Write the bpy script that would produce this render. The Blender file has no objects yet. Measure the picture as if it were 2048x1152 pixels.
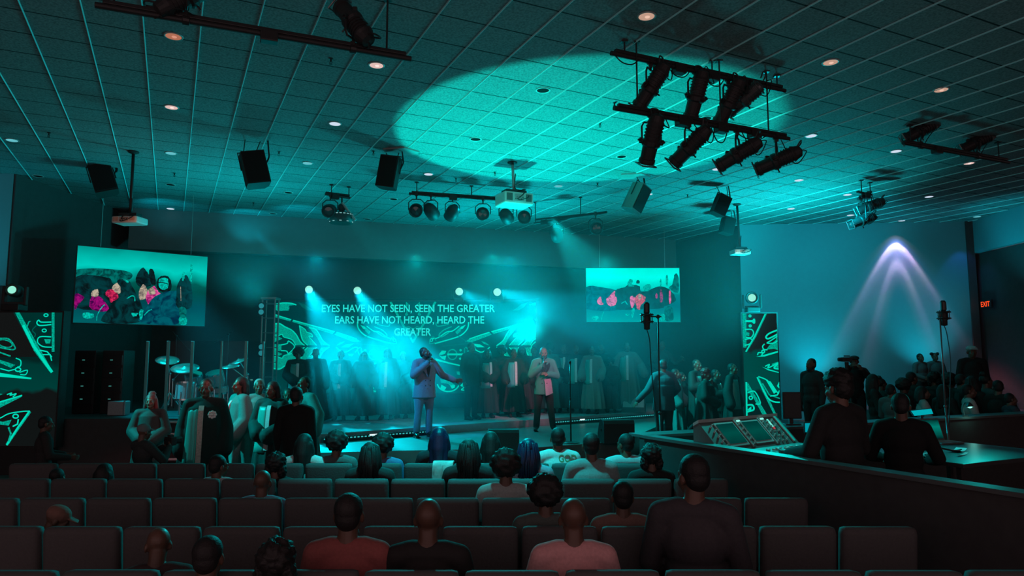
import bpy, bmesh, math, random
from mathutils import Vector, Matrix, noise
from mathutils.geometry import tessellate_polygon

random.seed(11)
SC = bpy.context.scene
COL = SC.collection
V = Vector
PI = math.pi

# ------------------------------------------------------------------ camera
FPX = 1400.0
TH = math.atan(144.0 / FPX)
CT, ST = math.cos(TH), math.sin(TH)
CAMZ = 2.0
cam_data = bpy.data.cameras.new('camera')
cam_data.sensor_width = 36.0
cam_data.lens = FPX / 2048 * 36.0
cam_data.clip_end = 200
cam = bpy.data.objects.new('camera', cam_data)
COL.objects.link(cam)
cam.location = (0, 0, CAMZ)
cam.rotation_euler = (PI / 2 + TH, 0, 0)
SC.camera = cam


def slope(px, py):
    u = 576 - py
    y = FPX * CT - u * ST
    return (px - 1024) / y, (FPX * ST + u * CT) / y


def at(px, py, d):                      # the place seen at a pixel, d metres ahead
    a, b = slope(px, py)
    return V((a * d, d, CAMZ + b * d))


def at_z(px, py, z):                    # the place seen at a pixel on a level surface
    a, b = slope(px, py)
    d = (z - CAMZ) / b
    return V((a * d, d, z))


def at_plane(px, py, p0, n):
    a, b = slope(px, py)
    r = V((a, 1, b))
    t = (V(p0) - V((0, 0, CAMZ))).dot(n) / r.dot(n)
    return V((0, 0, CAMZ)) + r * t


CEIL = CAMZ + 3.94
GA = V((-0.437, 0.8995, 0))             # the two directions of the ceiling grid
GB = V((0.8995, 0.437, 0))

# ------------------------------------------------------------------ materials
_M = {}


def mat(name, rgb, rough=0.6, metal=0.0, var=0.15, scale=40.0, bump=0.0, spec=0.4):
    if name in _M:
        return _M[name]
    m = bpy.data.materials.new(name)
    m.use_nodes = True
    nt = m.node_tree
    b = nt.nodes['Principled BSDF']
    tc = nt.nodes.new('ShaderNodeTexCoord')
    nz = nt.nodes.new('ShaderNodeTexNoise')
    nz.inputs['Scale'].default_value = scale
    nz.inputs['Detail'].default_value = 2
    nt.links.new(tc.outputs['Object'], nz.inputs['Vector'])
    mx = nt.nodes.new('ShaderNodeMix')
    mx.data_type = 'RGBA'
    mx.inputs['A'].default_value = tuple(c * (1 - var) for c in rgb) + (1,)
    mx.inputs['B'].default_value = tuple(min(1, c * (1 + var)) for c in rgb) + (1,)
    nt.links.new(nz.outputs['Fac'], mx.inputs['Factor'])
    nt.links.new(mx.outputs['Result'], b.inputs['Base Color'])
    b.inputs['Roughness'].default_value = rough
    b.inputs['Metallic'].default_value = metal
    b.inputs['Specular IOR Level'].default_value = spec
    if bump:
        bp = nt.nodes.new('ShaderNodeBump')
        bp.inputs['Strength'].default_value = bump
        bp.inputs['Distance'].default_value = 0.01
        nt.links.new(nz.outputs['Fac'], bp.inputs['Height'])
        nt.links.new(bp.outputs['Normal'], b.inputs['Normal'])
    _M[name] = m
    return m


def emis(name, rgb, strength=1.0, sample=False):
    if name in _M:
        return _M[name]
    m = bpy.data.materials.new(name)
    m.use_nodes = True
    nt = m.node_tree
    nt.nodes.clear()
    o = nt.nodes.new('ShaderNodeOutputMaterial')
    e = nt.nodes.new('ShaderNodeEmission')
    e.inputs['Color'].default_value = tuple(rgb) + (1,)
    e.inputs['Strength'].default_value = strength
    nt.links.new(e.outputs[0], o.inputs[0])
    if not sample:
        m.cycles.emission_sampling = 'NONE'
    _M[name] = m
    return m


def srgb(r, g, b):
    def f(c):
        c /= 255.0
        return c / 12.92 if c <= 0.04045 else ((c + 0.055) / 1.055) ** 2.4
    return (f(r), f(g), f(b))


def emis_tex(name, rgb, rgb2, strength=1.0, scale=14.0, dist=1.5):
    if name in _M:
        return _M[name]
    m = bpy.data.materials.new(name)
    m.use_nodes = True
    nt = m.node_tree
    nt.nodes.clear()
    o = nt.nodes.new('ShaderNodeOutputMaterial')
    e = nt.nodes.new('ShaderNodeEmission')
    tc = nt.nodes.new('ShaderNodeTexCoord')
    nz = nt.nodes.new('ShaderNodeTexNoise')
    nz.inputs['Scale'].default_value = scale
    nz.inputs['Detail'].default_value = 4
    nz.inputs['Distortion'].default_value = dist
    r = nt.nodes.new('ShaderNodeValToRGB')
    r.color_ramp.elements[0].position, r.color_ramp.elements[0].color = .38, tuple(rgb2) + (1,)
    r.color_ramp.elements[1].position, r.color_ramp.elements[1].color = .60, tuple(rgb) + (1,)
    nt.links.new(tc.outputs['Object'], nz.inputs['Vector'])
    nt.links.new(nz.outputs['Fac'], r.inputs[0])
    nt.links.new(r.outputs[0], e.inputs['Color'])
    e.inputs['Strength'].default_value = strength
    nt.links.new(e.outputs[0], o.inputs[0])
    m.cycles.emission_sampling = 'NONE'
    _M[name] = m
    return m


def cloth(rgb, rough=0.85):
    return mat('cloth_%02x%02x%02x_%d' % tuple([int(255 * min(1, c) ** .45) for c in rgb] + [int(rough * 10)]), rgb, rough, 0, .2, 60, .15, .25)


BLACK = mat('black_powder_coat', (.032, .028, .028), .55, 0, .2, 50, .05)
BLACKM = mat('black_satin_metal', (.04, .036, .036), .4, .2, .2, 50)
STEEL = mat('brushed_steel', (.45, .45, .45), .3, .9, .1, 80)
CHROME = mat('chrome_plate', (.7, .7, .7), .18, 1, .05, 60)
WHITEP = mat('white_plastic', (.62, .62, .6), .45, 0, .05, 40)
RUBBER = mat('black_rubber', (.02, .02, .02), .8, 0, .2, 60)

# ------------------------------------------------------------------ mesh builder
_SPH = {}


def unit_sphere(n, m):
    if (n, m) in _SPH:
        return _SPH[(n, m)]
    vs = [V((0, 0, 1))]
    for i in range(1, m):
        t = PI * i / m
        for k in range(n):
            a = 2 * PI * k / n
            vs.append(V((math.sin(t) * math.cos(a), math.sin(t) * math.sin(a), math.cos(t))))
    vs.append(V((0, 0, -1)))
    fs = []
    for k in range(n):
        fs.append((0, 1 + k, 1 + (k + 1) % n))
    for i in range(m - 2):
        for k in range(n):
            a = 1 + i * n + k
            b = 1 + i * n + (k + 1) % n
            fs.append((a, a + n, b + n, b))
    e = len(vs) - 1
    for k in range(n):
        fs.append((e, 1 + (m - 2) * n + (k + 1) % n, 1 + (m - 2) * n + k))
    _SPH[(n, m)] = (vs, fs)
    return vs, fs


def frame_of(d):
    d = d.normalized()
    r = V((0, 0, 1)) if abs(d.z) < .95 else V((0, 1, 0))
    a = d.cross(r).normalized()
    return a, d.cross(a).normalized(), d


class MB:
    def __init__(s):
        s.v, s.f, s.m, s.sm = [], [], [], []
        s.x = None
        s.mi = 0
        s.smooth = False

    def add(s, vs, fs):
        o = len(s.v)
        s.v.extend([(s.x @ V(p)) if s.x else V(p) for p in vs])
        for f in fs:
            s.f.append(tuple(o + i for i in f))
            s.m.append(s.mi)
            s.sm.append(s.smooth)
        return s

    def box(s, c, sz, bev=0.0, rot=None):
        bm = bmesh.new()
        bmesh.ops.create_cube(bm, size=1)
        for v in bm.verts:
            v.co = V((v.co.x * sz[0], v.co.y * sz[1], v.co.z * sz[2]))
        if bev:
            bmesh.ops.bevel(bm, geom=list(bm.edges), offset=min(bev, min(sz) * .45), segments=2, affect='EDGES', profile=.6)
        mtx = Matrix.Translation(V(c)) @ (rot.to_4x4() if rot else Matrix())
        bm.verts.index_update()
        s.add([mtx @ v.co for v in bm.verts], [[v.index for v in f.verts] for f in bm.faces])
        bm.free()
        return s

    def cone(s, p0, p1, r0, r1, n=12, caps=True):
        p0, p1 = V(p0), V(p1)
        if (p1 - p0).length < 1e-6:
            return s
        a, b, d = frame_of(p1 - p0)
        vs = []
        for p, r in ((p0, r0), (p1, r1)):
            for k in range(n):
                t = 2 * PI * k / n
                vs.append(p + (a * math.cos(t) + b * math.sin(t)) * r)
        fs = [(k, k + n, (k + 1) % n + n, (k + 1) % n) for k in range(n)]
        if caps:
            fs.append(tuple(range(n)))
            fs.append(tuple(range(2 * n - 1, n - 1, -1)))
        return s.add(vs, fs)

    def ell(s, c, r, rot=None, n=14, m=9):
        if not hasattr(r, '__len__'):
            r = (r, r, r)
        vs, fs = unit_sphere(n, m)
        mtx = Matrix.Translation(V(c)) @ (rot.to_4x4() if rot else Matrix())
        return s.add([mtx @ V((p.x * r[0], p.y * r[1], p.z * r[2])) for p in vs], fs)

    def chain(s, pts, rs, n=10):
        for i, p in enumerate(pts):
            s.ell(p, rs[i], n=n, m=7)
            if i:
                s.cone(pts[i - 1], p, rs[i - 1], rs[i], n)
        return s

    def tube(s, pts, r, n=6, closed=False):
        pts = [V(p) for p in pts]
        rs = r if hasattr(r, '__len__') else [r] * len(pts)
        vs, fs = [], []
        N = len(pts)
        prev = None
        for i, p in enumerate(pts):
            if closed:
                d = pts[(i + 1) % N] - pts[i - 1]
            else:
                d = pts[min(i + 1, N - 1)] - pts[max(i - 1, 0)]
            if prev is None:
                a, b, d = frame_of(d)
            else:
                d = d.normalized()
                a = (prev - d * prev.dot(d)).normalized()
                b = d.cross(a)
            prev = a
            for k in range(n):
                t = 2 * PI * k / n
                vs.append(p + (a * math.cos(t) + b * math.sin(t)) * rs[i])
        for i in range(N if closed else N - 1):
            j = (i + 1) % N
            for k in range(n):
                fs.append((i * n + k, j * n + k, j * n + (k + 1) % n, i * n + (k + 1) % n))
        if not closed:
            fs.append(tuple(range(n)))
            fs.append(tuple(range(N * n - 1, (N - 1) * n - 1, -1)))
        return s.add(vs, fs)

    def loft(s, rings, caps=True):
        n = len(rings[0])
        vs = [p for r in rings for p in r]
        fs = []
        for i in range(len(rings) - 1):
            for k in range(n):
                fs.append((i * n + k, i * n + (k + 1) % n, (i + 1) * n + (k + 1) % n, (i + 1) * n + k))
        if caps:
            fs.append(tuple(range(n - 1, -1, -1)))
            fs.append(tuple(range((len(rings) - 1) * n, len(rings) * n)))
        return s.add(vs, fs)

    def lathe(s, prof, c=(0, 0, 0), axis=(0, 0, 1), n=20, hollow=False):
        a, b, d = frame_of(V(axis))
        rings = []
        for r, h in prof:
            rings.append([V(c) + d * h + (a * math.cos(2 * PI * k / n) + b * math.sin(2 * PI * k / n)) * max(r, 1e-4) for k in range(n)])
        if hollow:
            return s.loft(rings + [rings[0]], False)
        return s.loft(rings)

    def prism(s, poly, off):                 # flat outline with real thickness
        n = len(poly)
        vs = [V(p) for p in poly] + [V(p) + V(off) for p in poly]
        tri = tessellate_polygon([[V(p) for p in poly]])
        fs = [tuple(t) for t in tri] + [tuple(i + n for i in reversed(t)) for t in tri]
        fs += [(i, (i + 1) % n, (i + 1) % n + n, i + n) for i in range(n)]
        return s.add(vs, fs)

    def mesh(s, name):
        me = bpy.data.meshes.new(name)
        me.from_pydata([tuple(p) for p in s.v], [], s.f)
        me.polygons.foreach_set('material_index', s.m)
        me.polygons.foreach_set('use_smooth', s.sm)
        bm = bmesh.new()
        bm.from_mesh(me)
        bmesh.ops.recalc_face_normals(bm, faces=bm.faces)
        bm.to_mesh(me)
        bm.free()
        return me

    def build(s, name, mats, parent=None, loc=None):
        me = s.mesh(name)
        for m in (mats if isinstance(mats, (list, tuple)) else [mats]):
            me.materials.append(m)
        return link(name, me, parent, loc)

    def remeshed(s, name, voxel, it=4, fac=.5):
        me = s.mesh(name + '_raw')
        ob = bpy.data.objects.new('tmp', me)
        COL.objects.link(ob)
        r = ob.modifiers.new('r', 'REMESH')
        r.mode = 'VOXEL'
        r.voxel_size = voxel
        r.use_smooth_shade = True
        if it:
            k = ob.modifiers.new('s', 'SMOOTH')
            k.factor = fac
            k.iterations = it
        dg = bpy.context.evaluated_depsgraph_get()
        out = bpy.data.meshes.new_from_object(ob.evaluated_get(dg))
        out.name = name
        out.polygons.foreach_set('use_smooth', [True] * len(out.polygons))
        bpy.data.objects.remove(ob)
        bpy.data.meshes.remove(me)
        return out


def link(name, data, parent=None, loc=None):
    o = bpy.data.objects.new(name, data)
    COL.objects.link(o)
    if parent:
        o.parent = parent
    if loc is not None:
        o.location = loc
    return o


def tag(o, label, cat, group=None, kind=None):
    o['label'] = label
    o['category'] = cat
    if group:
        o['group'] = group
    if kind:
        o['kind'] = kind
    return o


def thing(name, label, cat, loc=(0, 0, 0), rz=0, group=None):
    o = link(name, None, None, loc)
    o.empty_display_size = .1
    o.rotation_euler = (0, 0, rz)
    return tag(o, label, cat, group)


def struct(name, mb, m):
    o = mb.build(name, m)
    o['kind'] = 'structure'
    return o


def copy_tree(o, parent=None):
    c = o.copy()
    COL.objects.link(c)
    c.parent = parent
    for ch in list(o.children):
        copy_tree(ch, c)
    return c


def lamp(name, kind, loc, energy, color, target=None, size=None, angle=60, blend=.3, rad=.05, shape=None):
    d = bpy.data.lights.new(name, kind)
    d.energy = energy
    d.color = color
    if kind == 'SPOT':
        d.spot_size = math.radians(angle)
        d.spot_blend = blend
        d.shadow_soft_size = rad
    elif kind == 'AREA':
        d.shape = 'RECTANGLE'
        d.size, d.size_y = size
    else:
        d.shadow_soft_size = rad
    o = bpy.data.objects.new(name, d)
    COL.objects.link(o)
    o.location = loc
    if target is not None:
        o.rotation_euler = (V(target) - V(loc)).to_track_quat('-Z', 'Y').to_euler()
    return o


# ------------------------------------------------------------------ people
def lerp(a, b, t):
    return V(a) * (1 - t) + V(b) * t


def pose(name):
    J = {}
    hip, knee, ank = V((.09, 0, .93)), V((.10, -.015, .50)), V((.105, .012, .09))
    sh, el, wr = V((.18, 0, 1.43)), V((.235, .03, 1.13)), V((.235, -.04, .88))
    for s, k in ((-1, 'R'), (1, 'L')):
        m = V((s, 1, 1))
        J['hip' + k], J['knee' + k], J['ank' + k] = hip * m, knee * m, ank * m
        J['sh' + k], J['el' + k], J['wr' + k] = sh * m, el * m, wr * m
        J['hd' + k] = V((0, -.1, -1))
        J['toe' + k] = V((s * .13, -.16, .035))
        J['curl' + k] = .5
    J['head'] = V((0, -.012, 1.63))
    J['rot'] = (0, 0, 0)               # pitch, roll, yaw of the head
    J['H'] = 1.75

    def put(k, el=None, wr=None, hd=None, curl=None):
        if el: J['el' + k] = V(el)
        if wr: J['wr' + k] = V(wr)
        if hd: J['hd' + k] = V(hd)
        if curl is not None: J['curl' + k] = curl
    if name == 'fold':
        put('R', (-.25, -.02, 1.15), (-.07, -.20, 1.05), (.8, -.3, .05), .7)
        put('L', (.25, -.02, 1.15), (.07, -.21, 1.02), (-.8, -.3, .05), .7)
    elif name == 'sway':
        put('R', (-.27, .0, 1.15), (-.26, -.16, .95), (0, -.6, -.6), .6)
        put('L', (.27, .0, 1.15), (.24, -.18, .97), (0, -.6, -.6), .6)
        J['rot'] = (-.08, .06, .25)
    elif name == 'sleeves':
        put('R', (-.33, .0, 1.19), (-.42, -.14, .99), (-.3, -.6, -.5), .4)
        put('L', (.33, .0, 1.19), (.42, -.14, .99), (.3, -.6, -.5), .4)
        J['rot'] = (-.1, 0, 0)
    elif name == 'clap':
        put('R', (-.25, -.06, 1.17), (-.05, -.27, 1.22), (.1, -.4, .9), .2)
        put('L', (.25, -.06, 1.17), (.05, -.27, 1.20), (-.1, -.4, .9), .2)
        J['rot'] = (-.1, 0, -.2)
    elif name == 'crooner':            # microphone to the mouth, other arm held out, head thrown back
        put('R', (-.27, -.10, 1.20), (-.02, -.23, 1.44), (.35, -.25, .85), 1.5)
        put('L', (.36, -.04, 1.20), (.57, -.15, 1.10), (.95, -.2, -.05), .12)
        J['rot'] = (-.32, .0, .55)
        J['kneeR'], J['ankR'], J['toeR'] = V((-.13, -.02, .5)), V((-.15, .01, .09)), V((-.19, -.15, .035))
    elif name == 'soloist':            # microphone in the right hand, left hand folded below it
        put('R', (-.28, -.04, 1.16), (-.05, -.21, 1.36), (.35, -.1, .9), 1.5)
        put('L', (.28, -.03, 1.15), (.08, -.22, 1.19), (-.85, -.2, .2), .8)
        J['kneeR'], J['ankR'], J['toeR'] = V((-.13, -.02, .5)), V((-.16, .0, .09)), V((-.2, -.16, .035))
        J['kneeL'], J['ankL'], J['toeL'] = V((.14, .0, .5)), V((.20, .03, .09)), V((.28, -.12, .035))
        J['rot'] = (.10, 0, 0)
    elif name == 'conduct':
        put('R', (-.31, .0, 1.18), (-.30, -.20, 1.05), (-.1, -.9, .1), .3)
        put('L', (.36, .02, 1.16), (.56, -.02, .96), (.55, -.1, -.75), .2)
        J['rot'] = (.15, 0, 0)
    elif name == 'operate':
        put('R', (-.29, -.05, 1.15), (-.22, -.32, 1.10), (.1, -.9, -.1), .6)
        put('L', (.29, -.05, 1.15), (.22, -.32, 1.10), (-.1, -.9, -.1), .6)
        J['rot'] = (.12, 0, 0)
    elif name == 'camera':
        put('R', (-.27, -.12, 1.27), (-.12, -.33, 1.52), (.4, -.7, .4), .9)
        put('L', (.27, -.12, 1.27), (.10, -.35, 1.47), (-.3, -.6, .5), .9)
    elif name == 'bass':
        put('R', (-.30, .02, 1.18), (-.10, -.20, 1.02), (.7, -.2, -.3), .9)
        put('L', (.34, -.08, 1.20), (.42, -.28, 1.28), (-.3, -.5, .5), 1.1)
        J['rot'] = (.15, 0, .3)
    elif name.startswith('sit') or name == 'drum':
        J['H'] = 1.355
        for s, k in ((-1, 'R'), (1, 'L')):
            J['hip' + k] = V((s * .10, 0, .51))
            J['knee' + k] = V((s * .14, -.45, .52))
            J['ank' + k] = V((s * .13, -.43, .09))
            J['toe' + k] = V((s * .15, -.60, .035))
            J['sh' + k] = V((s * .18, .05, 1.03))
            J['el' + k] = V((s * .25, -.01, .75))
            J['wr' + k] = V((s * .10, -.24, .64))
            J['hd' + k] = V((-s * .6, -.8, 0))
        J['head'] = V((0, .03, 1.235))
        if name == 'sit_left':
            J['rot'] = (.05, .05, .6)
        elif name == 'sit_right':
            J['rot'] = (.05, -.05, -.6)
        elif name == 'sit_bow':
            J['rot'] = (.45, .0, .1)
            J['head'] = V((0, -.02, 1.22))
        elif name == 'sit_knee':
            J['kneeL'], J['ankL'], J['toeL'] = V((.22, -.42, .72)), V((.30, -.58, .36)), V((.34, -.72, .30))
            put('R', (-.26, -.14, .80), (-.10, -.34, .98), (.4, -.7, .4), .9)
            put('L', (.26, -.14, .80), (.08, -.36, .96), (-.3, -.6, .5), .9)
            J['rot'] = (.12, 0, 0)
        elif name == 'drum':
            put('R', (-.30, -.1, .85), (-.16, -.34, .92), (.1, -.9, .2), 1.2)
            put('L', (.30, -.1, .85), (.16, -.34, .92), (-.1, -.9, .2), 1.2)
    return J


def head_matrix(J):
    p, r, y = J['rot']
    return Matrix.Translation(J['head']) @ Matrix.Rotation(y, 4, 'Z') @ Matrix.Rotation(r, 4, 'Y') @ Matrix.Rotation(p, 4, 'X')


def add_hand(b, w, d, side, curl):
    d = d.normalized()
    inw = V((-side, 0, 0))
    lat = d.cross(inw)
    if lat.length < .2:
        lat = d.cross(V((0, -1, 0)))
    lat.normalize()                       # across the knuckles
    nrm = lat.cross(d).normalized()       # out of the palm
    if nrm.dot(inw) < 0:
        nrm = -nrm
    k0 = w + d * .09
    for t in (-.024, -.008, .008, .024):
        b.chain([w + lat * t * .6, k0 + lat * t], [.019, .015], 8)
    for i, (t, L) in enumerate(((-.030, .062), (-.011, .076), (.010, .080), (.030, .070))):
        p = k0 + lat * t * 1.1
        dd = (d + lat * t * (3.2 - curl * 2)).normalized()
        pts, rs = [p], [.0115]
        for j in range(3):
            a = curl * (.5 + .45 * j)
            q = (dd * math.cos(a) + nrm * math.sin(a)).normalized()
            p = p + q * L * (.45, .32, .26)[j]
            pts.append(p)
            rs.append((.0108, .010, .009)[j])
        b.chain(pts, rs, 8)
    th = [w + d * .025 + lat * .026, w + d * .06 + lat * .052 + nrm * .012, w + d * .088 + lat * (.062 - .02 * curl) + nrm * .03 * (.5 + curl)]
    b.chain(th, [.017, .013, .0105], 8)


def add_head(b, H, mouth=False):
    b.x = H
    b.ell((0, .015, .035), (.076, .096, .088))
    b.ell((0, -.028, -.04), (.061, .062, .078))
    b.ell((0, -.066, -.095), (.026, .022, .022))
    b.chain([(0, -.092, .012), (0, -.106, -.012), (0, -.113, -.030)], [.009, .012, .016], 8)
    b.ell((0, -.104, -.036), (.022, .012, .011))
    b.ell((0, -.078, .024), (.052, .018, .013))
    for s in (-1, 1):
        b.ell((s * .036, -.062, -.032), (.026, .026, .028))
        b.ell((s * .078, .008, -.008), (.012, .022, .034))
        b.ell((s * .031, -.076, .002), (.017, .014, .011))
    if mouth:
        b.ell((0, -.092, -.058), (.026, .014, .009))
        b.ell((0, -.088, -.086), (.024, .014, .009))
    else:
        b.ell((0, -.093, -.062), (.026, .014, .009))
        b.ell((0, -.091, -.074), (.024, .014, .010))
    b.x = None


_PC = {}


def body_mesh(pn, mouth):
    key = ('body', pn, mouth)
    if key in _PC:
        return _PC[key]
    J = pose(pn)
    b = MB()
    H = head_matrix(J)
    add_head(b, H, mouth)
    P = (J['hipL'] + J['hipR']) / 2
    S = (J['shL'] + J['shR']) / 2
    up = (S - P).normalized()
    nb = S + up * .035 + V((0, .01, 0))
    b.chain([H @ V((0, .018, -.05)), nb, S - up * .05], [.056, .058, .075], 12)
    b.ell(P + up * .02, (.155, .112, .12))
    b.ell(lerp(P, S, .42), (.138, .10, .17))
    b.ell(lerp(P, S, .76), (.165, .112, .17))
    b.chain([J['shR'], lerp(J['shR'], nb, .5) + up * .01, nb, lerp(J['shL'], nb, .5) + up * .01, J['shL']], [.058, .062, .06, .062, .058], 10)
    for k, s in (('R', -1), ('L', 1)):
        b.chain([J['sh' + k], J['el' + k], J['wr' + k]], [.056, .042, .029], 10)
        b.ell(lerp(J['sh' + k], J['el' + k], .45), .052)
        b.ell(lerp(J['el' + k], J['wr' + k], .3), .042)
        add_hand(b, J['wr' + k], J['hd' + k], s, J['curl' + k])
        b.chain([J['hip' + k], lerp(J['hip' + k], J['knee' + k], .5), J['knee' + k], lerp(J['knee' + k], J['ank' + k], .35), J['ank' + k]], [.09, .075, .056, .056, .038], 10)
        b.chain([J['ank' + k] + V((0, .02, -.045)), lerp(J['ank' + k], J['toe' + k], .6) + V((0, 0, -.01)), J['toe' + k]], [.038, .036, .028], 8)
    _PC[key] = b.remeshed('person_body', .0098, 2)
    return _PC[key]


def ring(c, rx, ry, n=36, fold=0, lobes=9, ph=0.0):
    out = []
    for k in range(n):
        t = 2 * PI * k / n
        f = 1 + fold * math.sin(lobes * t + ph) + fold * .5 * math.sin((lobes * 2 + 1) * t + ph * 2)
        out.append(V((c[0] + rx * f * math.cos(t), c[1] + ry * f * math.sin(t), c[2])))
    return out


ROBE = [(1.475, .085, .075, 0), (1.445, .15, .10, 0), (1.39, .195, .13, 0), (1.22, .21, .155, .01), (1.0, .22, .165, .025), (.7, .255, .195, .06), (.4, .285, .22, .10), (.13, .31, .24, .12)]


def robe_mesh(pn, wide, short):
    key = ('robe', pn, wide, short)
    if key in _PC:
        return _PC[key]
    J = pose(pn)
    b = MB()
    rows = []
    for z, rx, ry, fo in ROBE:
        if short and z < .5:
            continue
        w = wide if z < 1.4 else 1
        rows.append(ring((0, .005, z), rx * w, ry * w, 54, fo, 9, wide * 7 + z))
    b.loft(rows[::-1])
    for k in 'RL':
        s, e, w = J['sh' + k], J['el' + k], J['wr' + k]
        d = (w - e).normalized()
        b.chain([s, lerp(s, e, .5), e + V((0, 0, -.01)), w - d * .02 + V((0, 0, -.035))], [.083, .092, .105, .118], 14)
    b.chain([J['shR'], V((0, .01, 1.46)), J['shL']], [.08, .075, .08], 12)
    _PC[key] = b.remeshed('robe', .0145, 2)
    return _PC[key]


def stole_mesh(wide, x0, lo):
    key = ('stole', wide, x0, lo)
    if key in _PC:
        return _PC[key]
    b = MB()
    zs = [1.42, 1.36, 1.28, 1.2, 1.1, 1.0, .9, .8, .7]
    out = []

    def ryz(z):
        for (a, ax, ay, _), (c, cx, cy, _) in zip(ROBE, ROBE[1:]):
            if c <= z <= a:
                t = (a - z) / (a - c)
                return ay * (1 - t) + cy * t
        return .2
    for z in zs:
        if z < lo:
            break
        y = -ryz(z) * (wide if z < 1.4 else 1) - .014
        out.append([V((x0 - .03, y, z)), V((x0 + .03, y, z)), V((x0 + .03, y + .02, z)), V((x0 - .03, y + .02, z))])
    b.loft(out)
    _PC[key] = b.mesh('stole')
    return _PC[key]


def panel_mesh(wide, xa, xb, lo):
    key = ('panel', wide, xa, xb, lo)
    if key in _PC:
        return _PC[key]
    b = MB()
    b.smooth = True
    rows = []
    for z in [1.40, 1.34, 1.26, 1.16, 1.06, .96, .86, .76, .66, .56]:
        if z < lo:
            break
        for (a, ax, ay, _), (c, cx, cy, _) in zip(ROBE, ROBE[1:]):
            if c <= z <= a:
                t = (a - z) / (a - c)
                rx, ry = (ax * (1 - t) + cx * t), (ay * (1 - t) + cy * t)
        w = wide if z < 1.4 else 1
        out, inn = [], []
        for i in range(7):
            x = xa + (xb - xa) * i / 6
            x = max(-rx * w * .92, min(rx * w * .92, x * (1 + (1.4 - z) * .35)))
            y = .005 - ry * w * math.sqrt(max(.02, 1 - (x / (rx * w)) ** 2))
            out.append(V((x, y - .011 - .004 * math.sin(i * 2.1 + z * 3), z)))
            inn.append(V((x, y + .012, z)))
        rows.append(out + inn[::-1])
    b.loft(rows)
    _PC[key] = b.mesh('front_panel')
    return _PC[key]


def torso_cloth(pn, kind, fat):
    key = (kind, pn, fat)
    if key in _PC:
        return _PC[key]
    J = pose(pn)
    b = MB()
    P = (J['hipL'] + J['hipR']) / 2
    S = (J['shL'] + J['shR']) / 2
    up = (S - P).normalized()
    g = .024 if kind == 'jacket' else .016
    f = fat
    nb = S + up * .035 + V((0, .01, 0))
    b.ell(P + up * .05, (.160 * f + g, .115 * f + g, .13))
    b.ell(lerp(P, S, .40), (.150 * f + g, .112 * f + g, .19))
    b.ell(lerp(P, S, .74), (.172 * f + g, .118 * f + g, .19))
    b.chain([J['shR'], lerp(J['shR'], nb, .5) + up * .008, nb - up * .012, lerp(J['shL'], nb, .5) + up * .008, J['shL']], [.058 + g, .058 + g, .062 + g * .6, .058 + g, .058 + g], 12)
    if kind == 'jacket' and J['H'] > 1.5:
        b.loft([ring((0, .0, z), rx * f, ry * f, 30, fo, 5) for z, rx, ry, fo in ((.76, .205, .155, .02), (.9, .195, .15, .01), (1.05, .178, .14, 0), (1.25, .195, .145, 0))])
    for k in 'RL':
        s, e, w = J['sh' + k], J['el' + k], J['wr' + k]
        if kind == 'tee':
            b.chain([s, lerp(s, e, .62)], [.058 + g, .060 + g], 12)
        elif kind == 'vest':
            pass
        else:
            b.chain([s, lerp(s, e, .5), e, lerp(e, w, .5), lerp(e, w, .95)], [.058 + g, .054 + g, .048 + g, .046 + g * .9, .040 + g * .8], 12)
    _PC[key] = b.remeshed(kind, .013, 3)
    return _PC[key]


def trousers_mesh(pn, fat):
    key = ('trousers', pn, fat)
    if key in _PC:
        return _PC[key]
    J = pose(pn)
    b = MB()
    P = (J['hipL'] + J['hipR']) / 2
    b.ell(P + V((0, 0, .03)), (.165 * fat, .125 * fat, .12))
    for k in 'RL':
        h, n, a = J['hip' + k], J['knee' + k], J['ank' + k]
        b.chain([h, lerp(h, n, .5), n, lerp(n, a, .4), a + (a - n).normalized() * -.01], [.105 * fat, .092 * fat, .074, .072, .066], 12)
    _PC[key] = b.remeshed('trousers', .013, 3)
    return _PC[key]


def shoe_mesh(pn, k):
    key = ('shoe', pn, k)
    if key in _PC:
        return _PC[key]
    J = pose(pn)
    a, t = J['ank' + k], J['toe' + k]
    b = MB()
    b.chain([a + V((0, .025, -.03)), a + V((0, -.02, -.015)), lerp(a, t, .6) + V((0, 0, -.005)), t + V((0, -.01, .002))], [.047, .05, .045, .036], 10)
    b.box(lerp(a, t, .42) * 1 + V((0, 0, -lerp(a, t, .42).z + a.z - .078)), (.085, .25, .022), .01)
    _PC[key] = b.remeshed('shoe', .009, 2)
    return _PC[key]


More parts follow.
